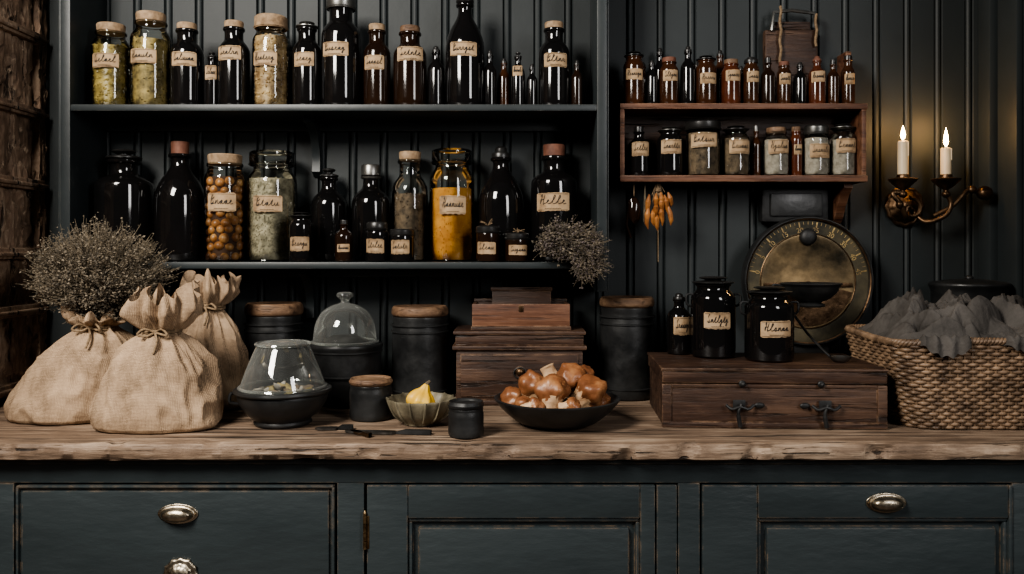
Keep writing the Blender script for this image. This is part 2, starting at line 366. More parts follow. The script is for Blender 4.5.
for i,z in enumerate([.94,1.145,1.30,1.49,1.69,1.90,2.1,2.35]):
    b.bx(dx+.02,dx+.044,-.655,-.02,z,z+.030,M_oldwood,.005)
    b.bx(dx+.03,dx+.054,-.655,-.02,z+.008,z+.018,M_oldwood,.004)
    for k in range(6): b.blob((dx+.052,-.07-.1*k,z+.013),(.004,.006,.006),M_iron,1)
b.build('door_1')

# ---------------------------------------------------------------- counter
b=MB(); NX=420; zb0=.880; prof=[(0,zb0),(-.60,zb0),(-.632,zb0+.001),(-.643,zb0+.006),(-.647,.898),(-.646,.911),(-.641,.918),(-.632,.92)]
ys=[-.6,-.5,-.4,-.3,-.2,-.1,0]
prof += [(y,.92) for y in ys]
vs=[];fs=[];n=len(prof)
for i in range(NX+1):
    x=XL-.028+(XR-XL+.027)*i/NX
    for j,(y,z) in enumerate(prof):
        if 2<=j<=7:
            w=noise.noise(Vector((x*6,j*.35,1)))*.005+noise.noise(Vector((x*28,j*.6,4)))*.003
            chip=max(0,noise.noise(Vector((x*15,j*.3,9)))-.22)*.035
            y2=y+w+chip; z2=z+noise.noise(Vector((x*16,j*.5,7)))*.0015-(chip*.3 if j>4 else 0)
        else: y2,z2=y,z
        vs.append((x,y2,z2))
for i in range(NX):
    for j in range(n-1): fs.append((i*n+j,(i+1)*n+j,(i+1)*n+j+1,i*n+j+1))
b.add(vs,fs,M_counter); b.build('kitchen_worktop', ang=35)

# ---------------------------------------------------------------- base cabinets
yc=-.60
def C(u): return X(u,yc)
def CZ(v): return Z(v,yc)
b=MB(); XRc=XR-.002
b.bx(XL-.02,XRc,-.575,-.01,.001,.87,M_gap,0)
zt=.8785; zr=CZ(483)
b.bx(XL-.02,XRc,yc,-.56,zr,zt,M_cab,.002)
for u0,u1 in ((-140,14),(337,364),(678,700),(1012,1160)):
    x0=max(C(u0),XL-.02); x1=min(C(u1),XRc); b.bx(x0,x1,yc,-.56,.08,zr-.0005,M_cab,.002)
b.bx(XL-.02,XRc,yc,-.56,.001,.10,M_cab,.002)
b.bx(XL-.02,XRc,yc-.008,yc+.02,zt-.012,zt+.0005,M_cab,.003)
def bead(x0,x1,z0,z1,w=.006,y=yc):
    b.bx(x0,x1,y-.006,y+.01,z1-w,z1,M_cab,.003); b.bx(x0,x1,y-.006,y+.01,z0,z0+w,M_cab,.003)
    b.bx(x0,x0+w,y-.006,y+.01,z0,z1,M_cab,.003); b.bx(x1-w,x1,y-.006,y+.01,z0,z1,M_cab,.003)
x0,x1=C(17),C(335); z1=zr-.004; z0=.53
b.bx(x0,x1,yc+.002,-.57,z0,z1,M_cab,.003); bead(x0,x1,z0,z1)
b.bx(x0+.012,x1-.012,yc-.004,-.58,z0+.012,z1-.012,M_cab,.004)
b.bx(x0,x1,yc+.002,-.57,.12,z0-.006,M_cab,.003); bead(x0,x1,.12,z0-.006)
def door(u0,u1,a0,a1,vp):
    x0,x1=C(u0),C(u1); z1=zr-.004; z0=.12; p0,p1=C(a0),C(a1); pz=CZ(vp)
    b.bx(x0,p0,yc-.004,-.57,z0,z1,M_cab,.003); b.bx(p1,x1,yc-.004,-.57,z0,z1,M_cab,.003)
    b.bx(p0+.0005,p1-.0005,yc-.0035,-.57,pz,z1,M_cab,.003); b.bx(p0,p1,yc-.003,-.57,z0,z0+.07,M_cab,.003)
    b.bx(p0,p1,yc+.014,-.57,z0,pz,M_cab,.0)
    w=.009
    for q in ((p0,p1,pz-w,pz),(p0,p0+w,z0+.07,pz-w),(p1-w,p1,z0+.07,pz-w)):
        b.bx(q[0],q[1],yc+.002,yc+.02,q[2],q[3],M_cab,.004)
    b.bx(p0+.022,p1-.022,yc+.004,-.58,z0+.09,pz-.022,M_cab,.007)
door(367,655,408,640,518)
b.bx(C(656.5),C(677),yc-.002,-.57,.12,zr-.004,M_cab,.003)
door(702,1012,757,1008,518)
b.build('base_cabinet', ang=30)
def pull(name,u,v):
    b=MB()
    b.lathe(chaikin([(0,0),(1,0),(1,.12),(.93,.16),(.0,.16)]), M_silver, SC(.043,.0215,.018), 40)
    b.lathe(chaikin([(.86,.14),(.84,.5),(.7,.85),(.4,1.05),(0,1.1)],2), M_silver, SC(.040,.0185,.022), 40)
    b.tube([(.036*cos(a),.0165*sin(a)*1., .006) for a in [2*pi*i/40 for i in range(40)]], .0022, M_silver, 6, True)
    for sx in (-1,1): b.blob((sx*.038,0,.004),(.003,.003,.002),M_brass,1)
    return b.build(name, M=T(X(u,yc),yc-.0045,Z(v,yc))@RX)
pull('cup_pull',179,513); pull('cup_pull',885,502)
b=MB(); b.lathe(chaikin([(0,0),(.036,0),(.038,.004),(.034,.008),(.026,.007),(.022,.014),(.014,.018),(0,.019)]),M_silver,None,36,lambda a,z:1+.05*cos(12*a))
b.build('rosette_knob', M=T(X(182,yc),yc-.0045,Z(574,yc))@RX)
b=MB(); u=365.5
for k in range(4): b.lathe([(0,0),(.004,0),(.004,.017),(0,.017)],M_brass,T(0,0,k*.018),12)
b.lathe([(0,0),(.003,0),(.004,.004),(.002,.009),(0,.011)],M_brass,T(0,0,.072),12)
b.bx(.0,.009,.002,.005,.0,.07,M_brass,.001)
b.build('brass_hinge',(X(u,yc),yc-.007,Z(548,yc)))

# ---------------------------------------------------------------- shelf unit
ysf=-.205; Z1=Z(104,ysf); Z2=Z(262,ysf); sx0=X(70,ysf); sx1=X(597,ysf)
b=MB()
b.bx(sx0-.026,sx0,ysf,-.004,Z(288,ysf),2.5,M_shelf,.003); b.bx(sx1,sx1+.026,ysf,-.004,Z(292,ysf),2.5,M_shelf,.003)
b.bx(sx0-.034,sx0-.026,ysf+.004,-.004,Z(288,ysf),2.5,M_shelf,.002)
b.bx(sx1+.026,sx1+.032,ysf+.008,-.004,Z(292,ysf),2.5,M_shelf,.002)
b.bx(sx0-.03,sx1+.03,ysf,-.004,2.5,2.53,M_shelf,.003)
for z in (Z1,Z2): 
    b.bx(sx0,sx1,ysf,-.004,z-.018,z,M_shelf,.004)
    b.bx(sx0,sx1,-.02,-.004,z-.045,z-.018,M_shelf,.003)
for u,z in ((306,Z1),(300,Z2)):
    x=X(u+8,-.05); poly=[(-.004,z-.018),(-.12,z-.018),(-.125,z-.03)]
    for i in range(9): a=pi/2*i/8; poly.append((-.125+.10*sin(a)+.0,z-.035-.10*(1-cos(a))))
    poly += [(-.028,z-.16),(-.004,z-.175)]
    b.prism(poly, x-.011, x+.011, M_shelf)
b.build('wall_shelf_unit', ang=30)

# right wooden spice shelf
yr=-.14; ZA=Z(103,yr); ZB=Z(175,yr); rx0=X(620,yr); rx1=X(868,yr)
b=MB()
b.bx(rx0,rx1,yr,-.004,ZA-.016,ZA,M_shelfwood,.003); b.bx(rx0,rx1-.0,yr,-.004,ZB-.018,ZB,M_shelfwood,.003)
b.bx(rx0,rx0+.013,yr+.002,-.004,ZB,ZA-.016,M_shelfwood,.003); b.bx(rx1-.016,rx1-.003,yr+.002,-.004,ZB,ZA-.016,M_shelfwood,.003)
b.bx(rx0+.01,rx1-.01,-.016,-.004,ZB,ZA-.016,M_wood,0)
b.bx(rx1-.032,rx1-.016,yr+.07,-.004,ZA,Z(45,yr),M_shelfwood,.003)
poly=[(-.004,ZB-.018),(-.105,ZB-.018),(-.108,ZB-.032),(-.085,ZB-.05),(-.06,ZB-.08),(-.035,ZB-.12),(-.02,ZB-.128),(-.004,ZB-.135)]
for xx in (rx1-.04,): b.prism(poly,xx-.012,xx+.012,M_shelfwood)
b.build('wooden_spice_shelf', ang=30)

# ---------------------------------------------------------------- bottles
PR={
 'jar':[(0,0),(.90,0),(1,.03),(1,.40),(1,.70),(.98,.75),(.84,.80),(.74,.83),(.72,.87),(.80,.88),(.80,.905),(.70,.91)],
 'widejar':[(0,0),(.90,0),(1,.03),(1,.40),(1,.76),(.97,.80),(.86,.84),(.82,.88),(.88,.89),(.88,.915),(.80,.92)],
 'bottle':[(0,0),(.92,0),(1,.025),(1,.35),(1,.58),(.96,.64),(.78,.70),(.50,.745),(.42,.78),(.40,.86),(.52,.87),(.52,.895),(.40,.90)],
 'flask':[(0,0),(.92,0),(1,.03),(1,.3),(1,.50),(.95,.58),(.76,.67),(.48,.75),(.36,.80),(.34,.86),(.46,.87),(.46,.895),(.34,.90)],
 'square':[(0,0),(.93,0),(1,.03),(1,.4),(1,.66),(.96,.70),(.70,.745),(.50,.76),(.46,.80),(.46,.86),(.58,.87),(.58,.90),(.46,.905)],
 'neckjar':[(0,0),(.92,0),(1,.03),(1,.4),(1,.62),(.97,.68),(.80,.735),(.62,.77),(.58,.80),(.58,.885),(.68,.895),(.68,.925),(.58,.93)],
}
def bottle(name,u,w,vt,zb,y,style='bottle',glass=None,lid='cork',lm=None,lab=None,content=None,fill=.72,cmode='fine',lw=.72,lh=7.,seed=None,extra=None):
    if y is None:   # stands close to the wall
        y=-.09
        for _ in range(3): y=-(w/2/S(y)+.008)
    s=S(y); r=w/2/s; H=Z(vt,y)-zb; rng=random.Random(seed if seed is not None else int(u*13+vt*7))
    glass=glass or M_black
    b=MB(); pr=[(a*r,h*H) for a,h in PR[style]]; b.lathe(chaikin(pr,1),glass,None,36)
    rt,ht=PR[style][-1]; rt*=r; ht*=H
    lm=lm or M_cork
    if lid=='cork':
        b.lathe([(0,ht-.004),(rt*1.0,ht-.004),(rt*1.05,H-.003),(rt*1.0,H),(0,H)],lm,None,28)
    elif lid=='cap':
        b.lathe([(rt*1.25,ht-.012),(rt*1.28,ht-.010),(rt*1.28,H-.004),(rt*1.15,H),(0,H)],lm,None,32)
        b.tube([(rt*1.3*cos(a),rt*1.3*sin(a),ht-.008) for a in [2*pi*i/30 for i in range(30)]],.0016,lm,5,True)
    elif lid=='knob':
        h=H-ht; b.lathe(chaikin([(rt*.9,ht-.004),(rt*1.35,ht+.05*h),(rt*1.35,ht+.25*h),(rt*.5,ht+.4*h),(rt*.5,ht+.5*h),(rt*.95,ht+.7*h),(rt*.8,ht+.92*h),(0,H)]),lm,None,28)
    elif lid=='drop':
        h=H-ht; b.lathe(chaikin([(rt*1.2,ht-.006),(rt*1.25,ht+.35*h),(rt*.8,ht+.4*h),(rt*.75,ht+.8*h),(rt*.4,ht+.97*h),(0,H)]),lm,None,20)
    if content:
        fh=fill*H; rc=r*.90
        core=M_nutcore if cmode=='nuts' else content
        q0=.84 if cmode=='nuts' else .96
        b.lathe([(0,.004),(rc*q0,.004),(rc*q0,fh*.985),(0,fh)],core,None,28)
        def pieces(n,lo,hi,sub,flat):
            for i in range(n):
                a=rng.uniform(pi*.95,pi*2.05); z=rng.uniform(.006,fh-.002); q=rng.uniform(lo,hi)
                rr=rc-q*.6; rot=Matrix.Rotation(rng.uniform(0,6),3,'X')@Matrix.Rotation(rng.uniform(0,6),3,'Z')
                b.blob((rr*cos(a),rr*sin(a),z),(q,q*flat[0],q*flat[1]),content,sub,rot=rot)
        if cmode=='nuts':
            q=.0135; z=q+.003; k=0
            while z<fh:
                nn=int(2*pi*(rc-q*.8)/(q*1.95))
                for j in range(nn):
                    a=2*pi*(j+.5*(k%2))/nn+rng.uniform(-.10,.10); sz=rng.uniform(.82,1.02)
                    b.blob(((rc-q*.75)*cos(a),(rc-q*.75)*sin(a),z+rng.uniform(-.005,.005)),(q*sz,q*sz,q*sz*rng.uniform(.85,1.15)),content,2,amp=.12,seed=j)
                z+=q*1.65; k+=1
        elif cmode=='beans': pieces(330,.005,.0080,1,(.62,.62))
        elif cmode=='leaf': pieces(300,.007,.014,1,(.35,.22))
        elif cmode=='seed': pieces(900,.0022,.004,0,(.6,.6))
        elif cmode=='fine': pieces(260,.0015,.003,0,(.7,.7))
    if lab is not None:
        zl=Z(lab,y)-zb; b.label(r, zl, r*lw, lh/s, rng, thick=.0013 if r<.04 else .0018)
    if extra: extra(b,r,H)
    ob=b.build(name,(X(u,y),y,zb),rng.uniform(-.16,.16)); return ob
B='dark_glass_bottle'; ya=-.125
e=.001; z=Z1+e
bottle('pickle_jar',111,37,25,z,ya,'jar',M_glass,'cork',M_cork,64,M_pickle,.74,'beans')
bottle('herb_jar',151,39,14,z,ya,'jar',M_glass,'cork',M_cork,60,M_leaf,.72,'leaf')
bottle(B,187,32,24,z,ya,'neckjar',M_black,'cork',M_cork,62,lw=.8)
bottle('small_vial',212,16,52,z,ya,'bottle',M_black,'knob',M_lidblack,74)
bottle(B,234,31,22,z,ya,'neckjar',M_black,'cork',M_cork,56,lw=.8)
bottle('bean_jar',271,36,17,z,ya,'jar',M_glass,'cap',M_cork,62,M_bean,.78,'beans')
bottle(B,307,29,22,z,ya,'neckjar',M_black,'knob',M_tin,62)
bottle(B,341,39,-2,z,ya,'neckjar',M_black,'cap',M_tin,53)
bottle(B,377,27,25,z,ya,'neckjar',M_black2,'cork',M_cork,65,lw=.8)
bottle(B,410,33,27,z,ya,'neckjar',M_black2,'cork',M_lidwood,57,lw=.85)
bottle('small_vial',436,17,46,z,ya,'bottle',M_black,'drop',M_lidblack)
bottle(B,465,39,-8,z,ya,'flask',M_black,'knob',M_lidblack,53)
bottle('small_vial',490,13,50,z,ya,'bottle',M_black,'drop',M_lidblack)
bottle('small_vial',504,13,58,z,ya+.03,'bottle',M_amber,'drop',M_lidblack)
bottle('small_vial',518,14,52,z,ya,'bottle',M_black,'knob',M_lidblack,72,lh=5)
bottle('small_vial',532,11,64,z,ya,'bottle',M_black,'drop',M_lidblack)
bottle(B,554,31,23,z,ya,'neckjar',M_black,'cork',M_cork,63,lw=.8)
bottle('small_vial',577,13,60,z,ya,'bottle',M_black2,'drop',M_lidblack)
z=Z2+e; yf=-.172
bottle('large_black_bottle',124,55,149,z,None,'square',M_black,'knob',M_lidblack)
bottle('large_black_bottle',180,49,142,z,None,'flask',M_black,'cork',M_redcork)
bottle('nut_jar',225,40,155,z,-.10,'widejar',M_glass,'cork',M_cork,203,M_nut,.80,'nuts',lh=9)
bottle('seed_jar',272,49,152,z,-.085,'jar',M_glass,'cap',M_glass,205,M_seed,.76,'seed',lh=8,lw=.6)
bottle('small_jar',301,24,212,z,yf,'jar',M_black,'knob',M_lidblack,244,lw=.85,lh=7)
bottle(B,329,35,168,z,None,'bottle',M_black,'knob',M_lidblack)
bottle('small_jar',344,18,220,z,yf,'bottle',M_black2,'cork',M_lidblack,248,lh=4)
bottle(B,371,38,165,z,None,'bottle',M_black,'cap',M_tin)
bottle('small_jar',377,23,222,z,yf,'jar',M_black,'cap',M_lidblack,246,lw=.85)
bottle('small_jar',402,24,229,z,yf,'widejar',M_black,'cap',M_lidblack,247,lw=.85)
bottle('herb_jar',410,36,152,z,None,'neckjar',M_glass,'cork',M_cork,None,M_herb,.62,'leaf')
bottle('turmeric_jar',452,45,150,z,-.085,'jar',M_glass,'cap',M_glass,206,M_yellow,.66,'fine',lh=9,lw=.6)
bottle('large_black_bottle',501,46,146,z,None,'flask',M_black,'drop',M_lidblack)
def twigs(b,r,H):
    for i in range(13):
        a=R.uniform(0,2*pi); e1=R.uniform(.1,1.2); l=R.uniform(.014,.030)
        base=Vector((0,0,H)); p=base+Vector((cos(a)*cos(e1),sin(a)*cos(e1),sin(e1)*.7))*l
        b.tube([base,(base+p)/2+Vector((0,0,.003)),p],.0011,M_rope,4)
bottle('small_jar',488,24,226,z,yf-.004,'widejar',M_black2,'cap',M_lidblack,248,lw=.85,lh=6,extra=twigs)
bottle('small_jar',517,24,233,z,yf-.004,'widejar',M_black2,'cap',M_lidblack,250,lw=.85,lh=5,extra=twigs)
bottle('large_black_bottle',554,46,145,z,None,'square',M_black,'cork',M_redcork,203,lw=.75,lh=9)
# right shelf bottles
z=ZA+e; y=-.10
for i,(u,w,vt,st,gl,ld,lmm,lb) in enumerate([
 (634,21,52,'jar',M_amber,'knob',M_lidblack,76),(652,12,60,'bottle',M_black,'drop',M_lidblack,None),
 (669,19,58,'jar',M_amber,'cork',M_redcork,77),(688,15,46,'bottle',M_black,'drop',M_lidblack,None),
 (706,21,56,'jar',M_amber,'knob',M_lidblack,80),(731,19,60,'jar',M_red,'cork',M_lidwood,77),
 (751,16,57,'jar',M_amber,'drop',M_lidblack,78),(768,14,58,'bottle',M_black2,'cork',M_lidblack,None),
 (784,14,62,'jar',M_amber,'cork',M_redcork,80),(800,13,62,'bottle',M_black,'drop',M_lidblack,None),
 (817,17,56,'bottle',M_red,'drop',M_redcork,78),(833,12,60,'bottle',M_amber,'cork',M_lidblack,None),(848,13,56,'neckjar',M_amber,'cork',M_lidblack,80)]):
    bottle('medicine_bottle',u,w,vt,z,y,st,gl,ld,lmm,lb,lh=5.5,lw=.85)
for i,(u,w,vt) in enumerate([(660,14,48),(697,12,62),(720,14,50),(741,12,66),(643,11,62)]):
    bottle('medicine_bottle',u,w,vt,z,-.035,'bottle',R.choice([M_black,M_amber,M_black2]),'drop',M_lidblack)
z=ZB+e; y=-.085
bottle('small_jar',639,22,127,z,y,'bottle',M_black,'cork',M_lidblack,150,lw=.85)
bottle('small_jar',670,26,127,z,y,'jar',M_black,'knob',M_tin,148,lw=.85)
bottle('spice_jar',703,34,122,z,y,'widejar',M_glass,'cap',M_lidblack,142,M_herb,.8,'fine',lw=.8)
bottle('spice_jar',736,27,126,z,y,'jar',M_glass,'knob',M_lidblack,148,M_herb,.76,'fine',lw=.85)
bottle('small_vial',756,11,126,z,y+.02,'bottle',M_amber,'cork',M_tin)
bottle('spice_jar',776,26,128,z,y,'jar',M_glass,'cork',M_lidwood,148,M_white,.76,'fine',lw=.85)
bottle('small_vial',796,12,127,z,y,'jar',M_red,'cork',M_lidwood,150,lh=5)
bottle('spice_jar',816,26,126,z,y,'jar',M_glass,'cap',M_tin,152,M_white,.76,'fine',lw=.85)
bottle('spice_jar',843,26,124,z,y,'jar',M_glass,'knob',M_tin,147,M_white,.7,'fine',lw=.85)

# hanging board above right shelf
b=MB(); y=-.025
bx0,bx1=X(764,y),X(817,y)
b.bx(bx0,bx1,-.035,-.005,ZA+.002,Z(30,y),M_wood,.008)
b.bx(bx0+.02,bx1-.02,-.033,-.008,Z(31,y),Z(22,y),M_wood,.006)
b.tube([(X(770,y),-.04,Z(32,y)),(X(772,y),-.042,Z(14,y)),(X(790,y),-.042,Z(12,y)),(X(812,y),-.042,Z(15,y)),(X(815,y),-.04,Z(32,y))],.0055,M_tin,8)
pts=[(X(778,y)+.002*sin(i*1.3),-.046+.001*cos(i*1.3),Z(8+i*4,y)) for i in range(15)]
b.tube(pts,.0038,M_rope,6); b.tube([(p[0]+.10,p[1],p[2]) for p in pts[2:11]],.0038,M_rope,6)
b.build('hanging_cutting_board')
# things hanging below right shelf
b=MB(); y=-.11; x=X(634,y); zz=ZB-.0182
b.tube([(x,y,zz),(x,y,Z(196,y))],.0014,M_rope,5); b.blob((x,y,Z(211,y)),(.018,.014,.038),M_black2,2,amp=.2)
b.tube([(x-.012,y,Z(200,y)),(x-.02,y,Z(225,y)),(x-.008,y,Z(238,y))],.0035,M_black2,5)
b.tube([(x+.03,y,zz),(x+.03,y,Z(205,y)),(x+.026,y,Z(222,y))],[.001,.004,.001],M_stem,5); b.build('hanging_seed_pod')
b=MB(); x=X(658,y)
b.lathe([(0,0),(.006,0),(.006,.004),(0,.004)],M_iron,T(x,y,zz-.004),12)
b.tube([(x,y,zz-.001),(x,y-.003,Z(262,y))],.0012,M_rope,5)
for k in range(15):
    dxx=R.uniform(-.026,.026); z0=Z(R.uniform(192,214),y); ln=R.uniform(.025,.055)
    b.tube([(x+dxx*.2,y,zz-.002),(x+dxx*.7,y-.004,z0)],.0009,M_rope,4)
    b.tube([(x+dxx,y-.008+k*.001,z0),(x+dxx*1.2,y-.010,z0-ln*.5),(x+dxx*1.3+.002,y-.004,z0-ln),(x+dxx*1.2+.004,y,z0-ln*1.3)],[.002,.0075,.006,.0012],M_orange,8)
b.blob((x,y-.004,Z(190,y)),(.009,.008,.008),M_rope,1); b.build('dried_chili_bunch')

# ---------------------------------------------------------------- sconce
b=MB(); cx,cz=X(908,-.03),Z(206,-.03)
b.lathe(chaikin([(0,0),(.052,0),(.056,.005),(.050,.010),(.044,.008),(.036,.018),(.024,.022),(.016,.036),(0,.042)]),M_dkbrass,T(cx,-.005,cz)@RX@SC(1,1.05,1),40,lambda a,z:1+.04*cos(12*a))
def cupcandle(u,vb,vt,vf,y,w=10.5):
    x=X(u,y); zb=Z(vb,y); s=S(y)
    b.lathe(chaikin([(0,-.042),(.008,-.040),(.005,-.030),(.018,-.022),(.030,-.010),(.037,-.003),(.038,.001),(.030,.002),(.020,-.002),(.016,.002),(.016,.014),(0,.014)]),M_dkbrass,T(x,y,zb),32,lambda a,z:1+.03*cos(10*a))
    h=Z(vt,y)-zb; r=w/2/s
    b.lathe([(0,.004),(r,.004),(r*.98,h*.6),(r*.97,h-.002),(r*.8,h),(r*.3,h-.003),(0,h-.003)],M_wax,T(x,y,zb),24)
    b.tube([(x+r*.6,y-r*.8,zb+h-.003),(x+r*.62,y-r*.85,zb+h*.6)],[.0022,.0014],M_wax,6)
    b.tube([(x,y,zb+h-.004),(x+.0006,y,zb+h+.006)],.0008,M_ink,4)
    fh=Z(vf,y)-zb-h-.001
    b.lathe(chaikin([(0,0),(.0045,fh*.12),(.0066,fh*.3),(.0050,fh*.55),(.0018,fh*.85),(0,fh)]),M_flame,T(x,y,zb+h+.003),14)
    l=bpy.data.lights.new('candle_light','POINT'); l.energy=.7; l.color=(1,.55,.22); l.shadow_soft_size=.012
    o=bpy.data.objects.new('candle_light',l); bpy.context.scene.collection.objects.link(o); o.location=(x,y,zb+h+fh+.02)
    return Vector((x,y,zb-.038))
A=cupcandle(903,179,141,126,-.10); D=cupcandle(946,179,148,128,-.085)
c0=Vector((cx,-.035,cz))
b.tube(arc([c0,c0+Vector((-.03,-.05,-.035)),c0+Vector((-.055,-.07,.0)),A+Vector((-.028,0,-.002)),A],10),.0068,M_dkbrass,10)
b.tube(arc([c0,c0+Vector((.03,-.03,-.045)),c0+Vector((.075,-.05,-.03)),D+Vector((.014,0,-.03)),D],10),.0068,M_dkbrass,10)
b.tube(arc([c0+Vector((.05,-.04,-.03)),c0+Vector((.10,-.05,.0)),c0+Vector((.14,-.05,.040)),c0+Vector((.175,-.05,.030))],10),.0058,M_dkbrass,8)
b.tube([c0+Vector((-.005+.020*t*cos(t*5),-.02-.004*t,-.01+.020*t*sin(t*5))) for t in [i/20*1.6 for i in range(21)]],.006,M_dkbrass,8)
b.blob(c0+Vector((.185,-.05,.033)),(.022,.020,.020),M_dkbrass,2); b.blob(A+Vector((0,0,-.004)),(.012,.012,.010),M_dkbrass,2); b.blob(D+Vector((0,0,-.004)),(.012,.012,.010),M_dkbrass,2)
b.blob(c0+Vector((-.058,-.07,0)),(.010,.010,.012),M_dkbrass,2); b.blob(c0+Vector((.15,-.05,.042)),(.013,.012,.012),M_dkbrass,2)
b.build('candle_sconce')

# ---------------------------------------------------------------- counter helpers
def cp(u,w,vb):
    df=F*(CAMZ-CT)/(vb-V0); k=w/2/F; r=k*df/(1-k); dc=df+r
    return (u-512)*dc/F, dc-CAMD, r
z=CT+.0006
def place(b,name,x,y,rz=0): return b.build(name,(x,y,z),rz)
def HH(v,y): return Z(v,y)-CT
def canister(name,u,w,vt,vb,lidm,lidf=.13,band=True,gm=None,dent=0.):
    x,y,r=cp(u,w,vb); H=HH(vt,y); gm=gm or M_crock; hl=H*(1-lidf); b=MB()
    b.lathe(chaikin([(0,0),(r*.93,0),(r,.008),(r*.98,hl*.45),(r*.99,hl*.8),(r*.94,hl*.93),(r*.97,hl),(r*.9,hl)]),gm,None,44)
    if band:
        for hh in (.12,.82,.9): b.tube([(r*cos(a),r*sin(a),hl*hh) for a in [2*pi*i/44 for i in range(44)]],.0028,gm,6,True)
    b.lathe(chaikin([(r*.85,hl-.002),(r*.98,hl+.002),(r*1.02,hl+.008),(r*1.0,H-.006),(r*.93,H)])+[(r*.84,H-.002),(r*.8,H-.005),(0,H-.005)],lidm,None,44,lambda a,zz:1+.012*sin(3*a+w)+.008*sin(7*a))
    return place(b,name,x,y)
canister('black_tin_canister',274,56,303,402,M_lidwood)
canister('black_tin_canister',420,56,306,404,M_lidwood,.11)
canister('black_tin_canister',627,54,297,402,M_lidwood,.10)
canister('small_black_pot',371,43,378,423,M_lidwood,.16,False)
canister('small_black_pot',466,36,401,440,M_iron,.2,False)
# glass cloche jar on crock
x,y,r=cp(345,74,411); H=HH(292,y); hc=HH(343,y); b=MB()
b.lathe(chaikin([(0,0),(r*.72,0),(r*.80,.01),(r*.90,hc*.3),(r*.97,hc*.6),(r*.97,hc*.85),(r*1.0,hc*.92),(r*1.02,hc*.96),(r*1.0,hc),(r*.8,hc)])+[(0,hc-.004)],M_crock,None,48)
hd=H-hc
b.lathe(chaikin([(r*.86,hc),(r*.84,hc+hd*.12),(r*.80,hc+hd*.38),(r*.62,hc+hd*.62),(r*.34,hc+hd*.74),(r*.12,hc+hd*.78),(r*.10,hc+hd*.84),(r*.24,hc+hd*.91),(r*.2,hc+hd*.99),(0,H)],2),M_dome,None,48)
b.tube([(r*.87*cos(a),r*.87*sin(a),hc+.003) for a in [2*pi*i/48 for i in range(48)]],.004,M_dome,6,True)
b.blob((0,0,hc+.006),(r*.6,r*.6,.016),M_tin,2,amp=.3)
for hh in (.5,.88): b.tube([(r*.985*cos(a),r*.985*sin(a),hc*hh) for a in [2*pi*i/48 for i in range(48)]],.0026,M_crock,6,True)
place(b,'glass_cloche_crock',x,y)
# front bowl with low glass dome sitting on its rim
x,y,r=cp(283,90,434)
H=HH(342,y); hc=HH(388,y); b=MB()
b.lathe(chaikin([(0,0),(r*.58,0),(r*.64,.006),(r*.60,.014),(r*.80,hc*.34),(r*.95,hc*.62),(r*.99,hc*.82),(r*.97,hc*.88)])+[(r*1.05,hc*.90),(r*1.07,hc*.94),(r*1.06,hc),(r*.95,hc+.001),(r*.92,hc-.004),(r*.82,hc-.02),(r*.5,hc-.035),(0,hc-.04)],M_crock,None,52)
hd=H-hc
b.lathe(chaikin([(r*.93,hc+.001),(r*.90,hc+hd*.12),(r*.78,hc+hd*.45),(r*.62,hc+hd*.82),(r*.54,hc+hd*.97),(r*.45,H),(0,H-.002)],1),M_dome,None,52)
for q,h,t in ((.93,.0,.0045),(.58,.93,.0038)): b.tube([(r*q*cos(a),r*q*sin(a),hc+hd*h+.003) for a in [2*pi*i/52 for i in range(52)]],t,M_dome,8,True)
b.tube(arc([(-r*.98,0,hc*.8),(-r*1.12,-.01,hc*.86),(-r*1.14,-.01,hc*.62),(-r*.95,0,hc*.55)],8),.004,M_crock,8)
for i in range(40):   # dried leaves kept under the dome
    a=R.uniform(0,6.28); q=R.uniform(0,.78)*r; rot=Matrix.Rotation(R.uniform(0,6),3,'X')@Matrix.Rotation(R.uniform(0,6),3,'Z')
    b.blob((q*cos(a),q*sin(a),hc-.018+.016*(1-q/r)+R.uniform(0,.006)),(.016,.008,.004),R.choice([M_leaf,M_herb,M_white]),1,amp=.3,seed=i,rot=rot)
place(b,'glass_domed_bowl',x,y)
# ceramic bowl with squash
x,y,r=cp(421,68,431); H=HH(398,y); b=MB()
fn=lambda a,zz:1+.03*cos(14*a+.5)*min(1,zz/H)
b.lathe(chaikin([(0,0),(r*.5,0),(r*.52,.006),(r*.80,H*.4),(r*.96,H*.85),(r*1.0,H),(r*.95,H*1.01),(r*.88,H*.85),(r*.7,H*.45),(r*.4,.012),(0,.010)]),M_bone,None,72,fn)
for k in range(14):
    a=2*pi*k/14; b.tube(arc([(r*.56*cos(a),r*.56*sin(a),.008),(r*.82*cos(a),r*.82*sin(a),H*.4),(r*.99*cos(a),r*.99*sin(a),H*.9),(r*1.0*cos(a),r*1.0*sin(a),H*1.02)],3),.0028,M_bone,5)
place(b,'ceramic_bowl',x,y)
b=MB(); pr=[(0,0),(.022,.002),(.033,.015),(.033,.028),(.024,.041),(.013,.050),(.009,.058),(.005,.064),(0,.065)]
b.lathe(chaikin(pr,2),M_lemon,RYm(.35),40,lambda a,zz:1+.09*cos(7*a)); b.tube([(.021,0,.060),(.030,0,.068)],[.005,.003],M_stem,6)
b.build('yellow_squash',(x-.008,y-.005,z+.032))
